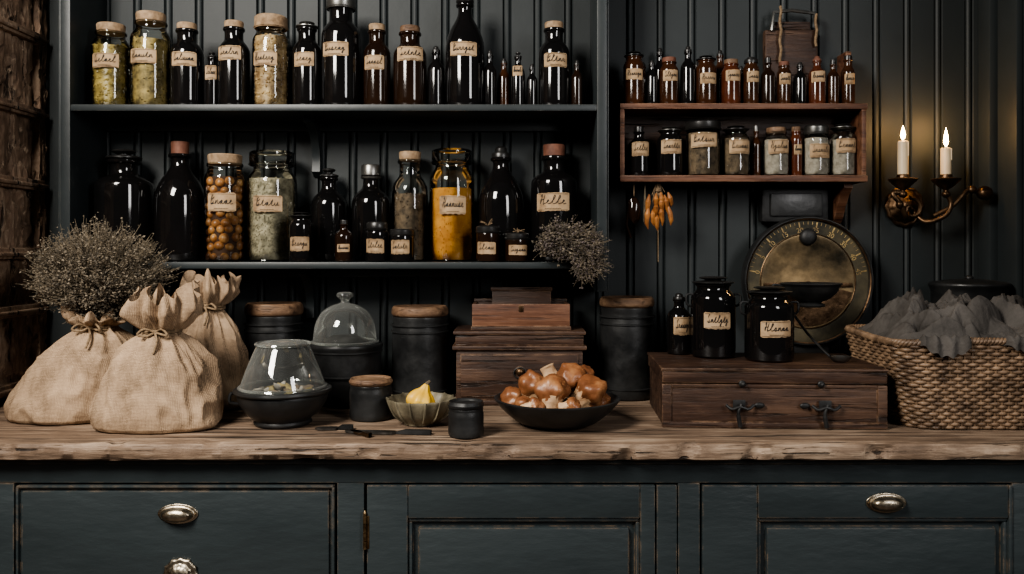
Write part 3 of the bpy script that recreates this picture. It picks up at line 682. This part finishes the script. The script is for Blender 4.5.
# knives
b=MB(); yk=-.545
def flat(x0,y0,x1,y1,w,m,m2):
    d=Vector((x1-x0,y1-y0,0)); n=Vector((-d.y,d.x,0)).normalized()
    P=[]; 
    for t,q in ((0,.5),(.1,.7),(.30,.6),(.40,.35),(.44,1),(.8,1),(.93,.7),(1,.05)):
        c=Vector((x0,y0,0))+d*t; P.append((c+n*w*q,c-n*w*q))
    vs=[]
    for i,(a,c) in enumerate(P): h=.010 if i<3 else .005; vs+= [(a.x,a.y,.001),(c.x,c.y,.001),(a.x,a.y,h),(c.x,c.y,h)]
    for i in range(len(P)-1):
        o=4*i; b.add(vs[o:o+8],[(2,3,7,6),(0,4,5,1),(0,2,6,4),(1,5,7,3)],m2 if i<3 else m)
flat(X(350,yk),yk+.035,X(312,yk),yk+.03,.012,M_blade,M_iron)
flat(X(432,yk),yk-.02,X(345,yk),yk+.0,.012,M_blade,M_iron)
flat(X(374,yk),yk-.05,X(350,yk),yk+.012,.008,M_dkbrass,M_dkbrass)
b.build('old_knives',(0,0,z))

# wooden box
yb0=-.215; x0,x1=X(453,yb0),X(586,yb0); b=MB()
zb=CT+.0006; zm=Z(350,yb0); zt=Z(331,yb0)
b.bx(x0+.008,x1-.008,yb0,yb0+.17,zb+.006,zm,M_wood,.003)
b.bx(x0,x1,yb0-.006,yb0+.176,zb,zb+.014,M_wood,.004)
b.bx(x0+.02,x1-.02,yb0-.004,yb0,zb+.022,zm-.012,M_wood,.003)
b.bx(x0-.002,x1+.002,yb0-.009,yb0+.178,zm,zm+.012,M_wood,.004)
b.bx(x0+.006,x1-.006,yb0-.002,yb0+.170,zm+.012,zt-.01,M_wood,.003)
b.bx(x0,x1,yb0-.007,yb0+.176,zt-.01,zt,M_wood,.004)
b.lathe(chaikin([(0,0),(.012,0),(.012,.003),(.005,.006),(.010,.012),(.008,.018),(0,.02)]),M_dkbrass,T(X(520,yb0),yb0-.004,Z(371,yb0))@RX,20)
b.tube([(X(520,yb0)+.016*cos(a),yb0-.008,Z(371,yb0)-.004+.014*sin(a)) for a in [2*pi*i/24 for i in range(24)]],.0018,M_iron,6,True)
b.build('wooden_keepsake_box')
# open crate
b=MB(); y2=yb0+.020; x0,x1=X(472,y2),X(570,y2); z0=zt+.0006; z1=Z(304,y2); w=.009; yb2=y2+.125
b.bx(x0,x1,y2,y2+w,z0,z1,M_shelfwood,.002); b.bx(x0,x1,yb2-w,yb2,z0,z1+.008,M_wood,.002)
b.bx(x0,x0+w,y2+w,yb2-w,z0,z1,M_wood,.002); b.bx(x1-w,x1,y2+w,yb2-w,z0,z1,M_wood,.002)
b.bx(x0+w,x1-w,y2+w,yb2-w,z0,z0+.006,M_wood,.001)
b.bx(x0-.003,x1+.003,y2-.004,y2+.002,z0,z0+.010,M_wood,.002)
b.bx((x0+x1)/2-.006,(x0+x1)/2+.006,y2-.003,y2,z1-.020,z1-.004,M_dkbrass,.001)
b.bx(x0+.05,x1-.045,yb2-.035,yb2-.012,z0+.006,Z(289,yb2-.03),M_wood,.004)
b.bx(x0+.047,x1-.042,yb2-.038,yb2-.010,Z(291,yb2-.03),Z(287,yb2-.03),M_wood,.002)
b.build('small_wooden_crate')

# bowl with baked rolls
y=-.455; r=62/S(y); x=X(557,y); H=HH(397,y)
b=MB(); b.lathe(chaikin([(0,0),(r*.50,0),(r*.52,.004),(r*.66,.010),(r*.88,H*.58),(r*1.0,H*.90),(r*1.02,H*.97),(r*1.0,H),(r*.95,H*.98),(r*.84,H*.66),(r*.6,.020),(0,.016)]),M_crock,None,64)
place(b,'black_serving_bowl',x,y)
b=MB(); items=[(516,399,.030,-1.2,0,.02,.2),(533,388,.034,-.5,1,.03,.1),(552,394,.038,.05,2,-.045,-.15),(572,381,.036,-.4,3,.03,.2),(588,394,.038,.9,4,-.01,.1),
   (570,408,.022,1.5,5,-.07,0),(553,379,.028,2.7,6,.04,0),(600,403,.022,.8,7,.0,0),(583,377,.025,.9,8,.055,0),(533,408,.022,1.3,9,-.065,0),(523,406,.020,.2,10,-.035,.2)]
for u,v,q,rt,k,dy,rx_ in items:
    yy=y+dy; c=Vector((X(u,yy)-x,yy-y,Z(v,yy)-CT)); rr=random.Random(k*3+1)
    rot=Matrix.Rotation(rt,3,'Y')@Matrix.Rotation(rx_+rr.uniform(-.2,.2),3,'X')
    vv,ff=ico(4); vs=[]
    for v0 in vv:
        n1=1+.24*noise.noise(v0*1.4+Vector((k*5.1,0,0)))+.07*noise.noise(v0*4+Vector((k,0,2)))+.012*noise.noise(v0*12)
        zz=v0.z
        if zz>.05: w=1.0
        else: w=1-.30*min(1,(.05-zz)/.35)
        zo=zz*1.18 if zz>-.55 else -.65-.62*((-zz-.55)/.45)**.5
        if zz<-.55:
            rad=sqrt(max(1e-6,v0.x**2+v0.y**2)); tgt=.58; w=tgt/rad if zz>-.93 else .58/.37
            w=min(w,1.6)
        p=Vector((v0.x*q*w*n1,v0.y*q*w*n1,zo*q*(n1 if zz>-.5 else .97))); vs.append(rot@p+c)
    tb=set()
    for i,f in enumerate(ff):
        cz_=sum(vv[j].z for j in f)/3
        if cz_+.30*noise.noise(vv[f[0]]*2.2+Vector((k*2,0,0)))>-.22: tb.add(i)
    b.add(vs,[f for i,f in enumerate(ff) if i in tb],M_crust); b.add(vs,[f for i,f in enumerate(ff) if i not in tb],M_dough)
place(b,'baked_rolls',x,y)

# ---------------------------------------------------------------- wooden chest
yq=-.490; x0,x1=X(662,yq),X(883,yq); yk=-.195; zt=Z(368,yq); b=MB(); zl=Z(383,yq)
b.bx(x0+.004,x1-.004,yq+.004,yk-.004,CT+.001,zl-.001,M_wood,.004)
b.bx(x0,x1,yq,yk,zl,zt,M_wood,.005)
b.bx(x0-.002,x1+.002,yq-.003,yk+.003,zt-.006,zt+.0005,M_wood,.002)
b.bx(x0,x0+.022,yq,yq+.01,CT+.001,zl-.002,M_wood,.003); b.bx(x1-.022,x1,yq,yq+.01,CT+.001,zl-.002,M_wood,.003)
b.bx(x0,x1,yq-.001,yq+.01,CT+.001,CT+.014,M_wood,.003); b.bx(x0+.022,x1-.022,yq+.001,yq+.01,zl-.010,zl-.002,M_wood,.002)
for u in (741,818):
    xx=X(u,yq)
    b.lathe(chaikin([(0,0),(.008,0),(.008,.004),(.004,.006),(.006,.012),(0,.015)]),M_iron,T(xx,yq,Z(383,yq))@RX,16)
for u,sg in ((738,1),(822,-1)):
    xx=X(u,yq); zz=Z(406,yq)
    b.bx(xx-.014,xx+.014,yq-.004,yq,zz-.006,zz+.016,M_iron,.002)
    b.tube(arc([(xx-.03,yq-.006,zz+.005),(xx-.018,yq-.012,zz-.003),(xx,yq-.014,zz+.002),(xx+.018,yq-.012,zz-.003),(xx+.032,yq-.006,zz+.005)],8),.0036,M_iron,8)
    b.tube(arc([(xx+.003,yq-.012,zz+.008),(xx-.004,yq-.014,zz-.010),(xx-.002,yq-.012,zz-.028),(xx+.001,yq-.010,CT+.006)],8),[.004]*12+[.005]*13,M_iron,8)
    b.blob((xx-.045*sg*-1,yq-.003,zz+.004),(.012,.004,.007),M_iron,2)
b.build('wooden_chest',M=T(x0,yq,0)@RZ(radians(-3))@T(-x0,-yq,0))
ZT=zt+.0015
def onchest(name,u,w,vt,vb,style,lid,lm,lab,lw=.72,lh=9,vz=None):
    df=F*(CAMZ-ZT)/(vb-V0); k=w/2/F; r=k*df/(1-k); yy=df+r-CAMD
    def hd(b,r,H):
        if vz is None: return
        zz=Z(vz,yy)-ZT
        for sg in (-1,1):
            b.tube(arc([(sg*r*.72,0,zz+.012),(sg*(r+.010),-.004,zz+.014),(sg*(r+.011),-.004,zz-.008),(sg*r*1.0,0,zz-.016)],8),.0028,M_iron,8)
    bottle(name,u,w,vt,ZT,yy,style,M_black,lid,lm,lab,lh=lh,lw=lw,extra=hd)
onchest('dropper_bottle',679,24,293,355,'bottle','drop',M_lidblack,325,.8,9)
onchest('black_apothecary_jar',713,44,276,359,'jar','knob',M_lidblack,319,.62,8,300)
onchest('black_apothecary_jar',769,48,286,363,'jar','knob',M_lidblack,327,.66,8,308)

# ---------------------------------------------------------------- dial scale
yd=-.075; s=S(yd); cx,cz=X(808,yd),Z(281,yd); r=65/s
b=MB(); Mt=T(cx,yd+.03,cz)@RX
b.lathe(chaikin([(0,0),(r*.97,0),(r,.006),(r,.034),(r*.985,.042),(r*.965,.042),(r*.95,.032)])+[(r*.94,.030)],M_iron,Mt,72)
b.lathe([(r*.945,.0300),(r*.74,.0280)],M_dialdk,Mt,72)
b.lathe(chaikin([(r*.74,.0280),(r*.72,.0300),(r*.66,.0290),(r*.4,.022),(0,.019)]),M_dial,Mt,72)
b.tube([(r*.73*cos(a),r*.73*sin(a),.0295) for a in [2*pi*i/72 for i in range(72)]],.0016,M_dkbrass,5,True,Mt)
b.tube([(r*.955*cos(a),r*.955*sin(a),.036) for a in [2*pi*i/72 for i in range(72)]],.0032,M_dkbrass,6,True,Mt)
for i in range(37):
    a=radians(10)+radians(160)*i/36; L=.085 if i%4==0 else .045
    b.box((r*(.915-L/2),0,.0303),(r*L,.0036 if i%4==0 else .0014,.0012),M_gold,0,Mt@RZ(a))
for i in range(10):
    a=radians(10)+radians(160)*i/9; b.text(str(45-i*5),.019,M_gold,Mt@T(r*.785*cos(a),r*.785*sin(a),.0292)@RZ(a-pi/2))
vs=[(0,0,.0312)]+[(r*.70*cos(a),r*.70*sin(a),.0312) for a in [pi*1.08+pi*.84*i/24 for i in range(25)]]
b.add(vs,[(0,i,i+1) for i in range(1,25)],M_dkbrass,Mt)
b.bx(-r*.68,r*.68,-.006,.006,.030,.034,M_dkbrass,.002,Mt@T(0,-r*.06,0))
b.lathe(chaikin([(.024,.029),(.022,.040),(.012,.046),(0,.047)]),M_iron,Mt@T(0,r*.68,0),20)
b.bx(cx-.06,cx+.06,yd+.002,-.01,CT+.001,cz-r*.55,M_iron,.006)
b.bx(cx-.09,cx+.09,yd-.01,-.008,CT+.001,CT+.03,M_iron,.006)
b.bx(X(764,yd),X(832,yd),yd+.02,-.01,Z(222,yd),Z(188,yd),M_iron,.01)
b.bx(X(772,yd),X(824,yd),yd+.012,yd+.022,Z(216,yd),Z(193,yd),M_crock,.006)
# cast pan in front of the dial on its arm
px,py,pz=X(811,-.165),-.165,Z(284,-.165); q=28/S(-.165)
b.lathe(chaikin([(0,-.062),(q*.45,-.061),(q*.50,-.054),(q*.30,-.048),(q*.62,-.040),(q*.90,-.020),(q*.98,-.004),(q*1.07,0),(q*1.03,.004),(q*.92,.0),(q*.86,-.014),(q*.5,-.030),(0,-.034)]),M_crock,T(px,py,pz),44)
b.tube([(px,py,pz-.05),(px-.002,yd,pz-.05)],.007,M_iron,8)
b.tube(arc([(px-q*1.0,py,pz-.006),(px-q*1.35,py-.004,pz-.002),(px-q*1.35,py-.004,pz-.018),(px-q*.95,py,pz-.02)],8),.003,M_iron,8)
b.build('dial_kitchen_scale')
# ladle resting on the chest, long handle leaning up to the scale
b=MB(); yy=-.40
b.lathe(chaikin([(0,0),(.012,.0),(.022,.006),(.028,.014),(.026,.014),(.018,.007),(0,.004)]),M_tin,SC(1,.7,1),28)
b.tube(arc([(-.022,.004,.013),(-.034,.03,.030),(-.050,.09,.065),(-.066,.16,.115)],8),[.0032]*24+[.0045],M_iron,8)
b.build('iron_ladle',(X(840,yy),yy,ZT))

# ---------------------------------------------------------------- sacks
def sack(name,u,dc,wpx,hdep,vneck,vtop,lean,seed,ruf=1.,tilt=0,nk=.24):
    y=dc-CAMD; s=S(y); rx=wpx/2/s; x=X(u,y); zn=HH(vneck,y); zt=HH(vtop,y); hr=zt-zn
    rng=random.Random(seed); ph=[rng.uniform(0,6.28) for _ in range(12)]
    body=[(0,.88),(.012,.95),(.04,.995),(.10,1.01),(.20,1.0),(.32,.965),(.44,.91),(.56,.835),(.68,.735),(.78,.62),(.86,.50),(.92,.39),(.965,.29),(1,nk)]
    D=[]
    for (a,c) in zip(body[:-1],body[1:]):
        for k in range(5):
            q=k/5; D.append(((a[0]*(1-q)+c[0]*q)*zn,a[1]*(1-q)+c[1]*q,a[0]*(1-q)+c[0]*q,0))
    D.append((zn,nk,1,0))
    for k in range(1,17):
        q=k/16; D.append((zn+hr*q, nk+(.24*ruf)*min(1,q*1.9)**.7-.05*ruf*max(0,q-.5)/.5, 1, q))
    seg=200; vs=[];fs=[]
    for (zz,rr,t,q) in D:
        for j in range(seg):
            a=2*pi*j/seg; ca,sa=cos(a),sin(a)
            A=.012+.24*max(0,(t-.25)/.75)**1.7
            def rdg(v): return 1-2*abs(v)
            fold=1+A*(.5*rdg(sin(4.5*a+ph[0]+t*1.2+.6*sin(a*2+ph[5])))+.35*rdg(sin(7*a+ph[1]-t*1.5))+.25*cos(5*a+ph[2]))
            if q>0: fold=1+(.22+.10*q)*(.40*cos(6*a+ph[3]+q*1.5)+.45*cos(10*a+ph[4]-q*2)+.35*cos(17*a+ph[6]+q*3))
            w=noise.noise(Vector((ca*1.5+seed,sa*1.5,zz*7)))*.10*(1-.3*t)
            cr=noise.noise(Vector((ca*3+seed,sa*3,zz*16+2*ca))); w+=.065*(1-2.4*abs(cr))*min(1,t*5+.2)
            w+=noise.noise(Vector((ca*9+seed,sa*9,zz*50)))*.012
            pw=lambda c:(abs(c)**(.88 if t<.7 else 1))*(1 if c>0 else -1)
            k=rr*(fold+w*(1 if q==0 else .9))
            sm=t*t*(3-2*t)
            X_=rx*k*pw(ca)+lean*sm+ tilt*q*hr; Y_=hdep*k*pw(sa)
            if t>.8:
                m=(t-.8)/.2; Y_=Y_*(1-m)+rx*k*pw(sa)*.9*m
            Z_=zz+(noise.noise(Vector((ca*3+seed,sa*3,5)))*.035*q*q+.008*q*cos(5*a+ph[7]) if q>0 else noise.noise(Vector((ca*2,sa*2,seed)))*.016*t*(1-t)*4)
            vs.append((X_,Y_,max(Z_,.0)))
    n=len(D)
    for i in range(n-1):
        for j in range(seg):
            l=(j+1)%seg; fs.append((i*seg+j,i*seg+l,(i+1)*seg+l,(i+1)*seg+j))
    fs.append(tuple(range(seg))[::-1])
    b=MB(); b.add(vs,fs,M_burlap)
    rn=nk*rx*1.02
    for dz in (-.006,.001,.008):
        b.tube([(lean+rn*1.12*cos(a),rn*1.05*sin(a),zn+dz+.002*sin(3*a)) for a in [2*pi*i/28 for i in range(28)]],.0042,M_rope,6,True)
    b.tube(arc([(lean,-rn*1.15,zn),(lean-.02,-rn*1.4,zn+.008),(lean-.034,-rn*1.5,zn-.004),(lean-.015,-rn*1.35,zn-.008),(lean,-rn*1.15,zn)],6),.0028,M_rope,6)
    b.tube(arc([(lean,-rn*1.15,zn),(lean+.02,-rn*1.4,zn+.008),(lean+.032,-rn*1.5,zn-.006),(lean,-rn*1.15,zn)],6),.0028,M_rope,6)
    b.tube(arc([(lean,-rn*1.15,zn),(lean+.012,-rn*1.7,zn-.02),(lean+.01,-rn*2.1,zn-.045)],6),.0028,M_rope,6)
    b.build(name,(x,y,z),ang=180); return x,y,zn
s1=sack('burlap_sack',75,2.04,126,.115,326,313,.056,1,.8)
s2=sack('burlap_sack',157,1.925,123,.10,331,294,.012,2.3,1.25,.1)
s3=sack('burlap_sack',210,2.17,80,.09,306,279,.0,5.1,1.25,.1,.30)

def bush(name,org,cen,rad,n,buds,bs,mats,seed,ex=.45,jit=.008):
    rng=random.Random(seed); b=MB(); org=Vector(org); cen=Vector(cen)
    for i in range(n):
        d=Vector((rng.gauss(0,1),rng.gauss(0,1),rng.gauss(0,1))).normalized(); q=rng.random()**ex
        q*=1+.14*noise.noise(d*2.5+Vector((seed,0,0)))
        e=cen+Vector((d.x*rad[0],d.y*rad[1],d.z*rad[2]))*q
        o=org+Vector((rng.uniform(-1,1)*.012,rng.uniform(-1,1)*.012,0))
        m=(o+e)/2+Vector((rng.uniform(-.01,.01),rng.uniform(-.01,.01),.012))
        P=arc([o,m,e],3); b.tube(P,.0007,M_stem,3,caps=False)
        tips=[(m,e)]
        for kk in range(2):
            e2=e+Vector((rng.uniform(-1,1),rng.uniform(-1,1),rng.uniform(-.8,1)))*.026; s0=m.lerp(e,.45); b.tube([s0,(s0+e2)/2,e2],.0005,M_stem,3,caps=False); tips.append((s0,e2))
        for k in range(buds):
            s0,e0=tips[k%3]; t=rng.uniform(.25,1.02); p=s0.lerp(e0,t)+Vector((rng.gauss(0,1),rng.gauss(0,1),rng.gauss(0,1)))*jit*.5
            r_=rng.uniform(.5,1)*bs; rot=Matrix.Rotation(rng.uniform(0,6),3,'X')@Matrix.Rotation(rng.uniform(0,6),3,'Y')
            b.blob(p,(r_,r_*.6,r_*1.5),rng.choice(mats),0,rot=rot)
    return b.build(name)
yy=-.36
bush('dried_herb_bush',(s1[0]+.056,s1[1],CT+s1[2]+.012),(X(101,yy),yy-.01,Z(272,yy)),(.168,.105,.118),1250,17,.0027,[M_bud,M_bud2,M_stem,M_bud],3,.40)
yy=-.225
bush('dried_flower_bunch',(X(548,yy),-.20,Z2+.014),(X(569,yy),yy-.02,Z(242,yy)),(.088,.042,.048),360,13,.0030,[M_bud3,M_bud2,M_bud],5,.45)
bush('dried_flower_bunch',(X(574,yy),-.225,Z2+.014),(X(588,yy),yy-.045,Z(260,yy)),(.044,.028,.064),220,13,.0028,[M_bud3,M_bud2,M_bud],9,.45)

# ---------------------------------------------------------------- basket
hx,hy=.235,.165
yfr=-.545; xl=x1+.014; bxc=xl+hx; byc=yfr+hy; zr=HH(345,yfr)
def rr_pt(t,hx,hy,rc):
    segs=[(2*(hx-rc),'l',(-hx+rc,-hy),(1,0)),(pi/2*rc,'a',(hx-rc,-hy+rc),-pi/2),(2*(hy-rc),'l',(hx,-hy+rc),(0,1)),(pi/2*rc,'a',(hx-rc,hy-rc),0),
          (2*(hx-rc),'l',(hx-rc,hy),(-1,0)),(pi/2*rc,'a',(-hx+rc,hy-rc),pi/2),(2*(hy-rc),'l',(-hx,hy-rc),(0,-1)),(pi/2*rc,'a',(-hx+rc,-hy+rc),pi)]
    tot=sum(q[0] for q in segs); d=(t%1)*tot
    for L,k,c,dr in segs:
        if d<=L:
            if k=='l':
                n=Vector((dr[1],-dr[0],0)); return Vector((c[0]+dr[0]*d,c[1]+dr[1]*d,0)),n
            a=dr+d/rc; n=Vector((cos(a),sin(a),0)); return Vector((c[0]+rc*cos(a),c[1]+rc*sin(a),0)),n
        d-=L
    return Vector((-hx+rc,-hy,0)),Vector((0,-1,0))
b=MB(); NS=84; rows=24; sc=lambda h:.80+.20*(max(h,0)/zr)**.8
for i in range(rows):
    h=.005+i*(zr-.010)/(rows-1); k=sc(h); pts=[]; N=NS*4
    for j in range(N):
        t=j/N; p,n=rr_pt(t,hx*k,hy*k,.05); off=.0042*cos(pi*NS*t+ (i%2)*pi)
        w=.0016*noise.noise(Vector((p.x*20,p.y*20,i*3.3)))
        pts.append(p+n*off+Vector((0,0,h+w)))
    b.tube(pts,.0042,M_wicker,6,True)
for j in range(NS):
    t=(j+.0)/NS; P=[]
    for i in range(8):
        h=.003+(zr-.003)*i/7; p,n=rr_pt(t,hx*sc(h),hy*sc(h),.05); P.append(p+Vector((0,0,h)))
    b.tube(P,.0028,M_wicker,5)
for st in range(3):
    pts=[]
    for j in range(360):
        t=j/360; p,n=rr_pt(t,hx*1.0,hy*1.0,.05); a=2*pi*60*t+st*2*pi/3
        pts.append(p+n*.0055*cos(a)+Vector((0,0,zr+.004+.0055*sin(a)+.004*sin(6*pi*t))))
    b.tube(pts,.0042,M_wicker,6,True)
vs=[];fs=[];N=60
for i,(h,q) in enumerate(((.004,.0),(.004,.95),(zr-.01,.95))):
    for j in range(N):
        p,n=rr_pt(j/N,hx*sc(h)*.97*(q if q else .001),hy*sc(h)*.97*(q if q else .001),.045 if q else .0001); vs.append((p.x,p.y,h))
for i in range(2):
    for j in range(N): l=(j+1)%N; fs.append((i*N+j,i*N+l,(i+1)*N+l,(i+1)*N+j))
b.add(vs,fs,M_gap)
b.build('wicker_basket',(bxc,byc,z),ang=60)
# crumpled linen: rounded rolls with creases, spilling over the rim in two places
def cloth(name,x,y,zb,hx,hy,seed,m,n=240):
    rng=random.Random(seed); ridges=[]
    for k in range(40):
        a=rng.uniform(-.8,.8)+ (pi/2 if rng.random()<.3 else 0)+.45
        ridges.append((rng.uniform(-hx,hx),rng.uniform(-hy,hy),cos(a),sin(a),rng.uniform(.014,.034),rng.uniform(.05,.17),rng.uniform(0,6),rng.uniform(12,28),rng.uniform(.03,.095)))
    vs=[];fs=[]
    for i in range(n+1):
        for j in range(n+1):
            u=i/n*2-1; v=j/n*2-1; vi=max(v,-.86)/.86 if v<0 else v
            px,py=u*hx,vi*hy
            wx=noise.noise(Vector((px*9,py*9,seed)))*.02; wy=noise.noise(Vector((px*9,py*9,seed+9)))*.02
            env=(1-abs(u)**5)*(1-abs(vi)**5)
            base=.026*env*(1.2+noise.noise(Vector((px*5,py*5,seed+3))))
            h=base
            for (cx_,cy_,ca,sa,R_,Ln,ph,fr,top) in ridges:
                ax=(px+wx-cx_)*ca+(py+wy-cy_)*sa; d=-(px+wx-cx_)*sa+(py+wy-cy_)*ca+.014*sin(ax*fr+ph)
                q=(d/R_)**2+(ax/Ln)**4
                if q<1:
                    hh=base*.5+top*env*(1-q)**.6*(.85+.15*sin(ax*40+ph))
                    kk=.006; dd=max(kk-abs(h-hh),0)/kk; h=max(h,hh)+dd*dd*kk*.25
            f1=noise.noise(Vector(((px+wx*2)*24,(py+wy*2)*44,seed+7))); h+=.011*(1-2.6*abs(f1))*env
            f2=noise.noise(Vector(((px+wx*2)*60,(py-wy*2)*60,seed+3))); h+=.003*(1-2.6*abs(f2))*env
            sp=max(0,1-((u+.62)/.30)**2)*.75+.55*max(0,1-((u-.20)/.30)**2)
            if v<-.86:
                t=(-.86-v)/.14; f=min(1,sp*3)
                yo=-hy-.030*min(1,t*2.2)-.004*sin(u*40); zo=.020*sin(min(t*2.2,1)*pi*.8)-.050*sp*max(0,t-.35)/.65+.003*sin(u*60+2)
                py=py*(1-f)+yo*f; h=(-.006*t)*(1-f)+zo*f
            vs.append((px,py,h+(.0 if env>.01 or v<-.8 else -.004)))
    for i in range(n):
        for j in range(n): o=i*(n+1)+j; fs.append((o,o+n+1,o+n+2,o+1))
    b=MB(); b.add(vs,fs,m); return b.build(name,(x,y,zb),ang=180)
cloth('crumpled_linen',bxc,byc,CT+zr+.001,hx*.94,hy*.93,4,M_linen)
yy=-.105; x=X(969,yy); r=36/S(yy); H=HH(279,yy); b2=MB()
b2.lathe(chaikin([(0,0),(r*.8,0),(r*.9,.01),(r*.98,H*.5),(r*.95,H*.88),(r*1.0,H*.93),(r*1.04,H*.95),(r*1.0,H*.97),(r*.6,H*.99),(r*.2,H*1.0),(0,H*1.0)]),M_crock,None,44)
b2.lathe(chaikin([(0,0),(.012,0),(.010,.008),(0,.010)]),M_crock,T(0,0,H),16)
place(b2,'black_cooking_pot',x,yy)

# ---------------------------------------------------------------- lights
def area(name,loc,tgt,sx,sy,P,col):
    l=bpy.data.lights.new(name,'AREA'); l.shape='RECTANGLE'; l.size=sx; l.size_y=sy; l.energy=P; l.color=col
    o=bpy.data.objects.new(name,l); bpy.context.scene.collection.objects.link(o); o.location=loc
    o.rotation_euler=(Vector(tgt)-Vector(loc)).to_track_quat('-Z','Y').to_euler(); return o
area('window_and_fill_light',(-1.35,-2.2,2.7),(-.2,-.40,.93),.7,1.0,124,(1.,.94,.86))
area('window_and_fill_light',(1.7,-2.7,2.2),(-.7,-.25,1.15),.6,1.2,36,(1.,.975,.96))  # fill lamp added at the right to lift the left side, no window there
w=bpy.data.worlds.new('world'); bpy.context.scene.world=w; w.use_nodes=True
w.node_tree.nodes['Background'].inputs[0].default_value=(.9,.94,1,1); w.node_tree.nodes['Background'].inputs[1].default_value=.035
try:
    bpy.context.scene.view_settings.look='AgX - Medium High Contrast'
except Exception as ex: print(ex)
# ---------------------------------------------------------------- camera
cd=bpy.data.cameras.new('camera'); cam=bpy.data.objects.new('camera',cd); bpy.context.scene.collection.objects.link(cam)
cam.location=(0,-CAMD,CAMZ); cam.rotation_euler=(pi/2,0,0); cd.sensor_width=36; cd.lens=F/1024*36; cd.shift_y=-37/1024; cd.clip_start=.05
bpy.context.scene.camera=cam
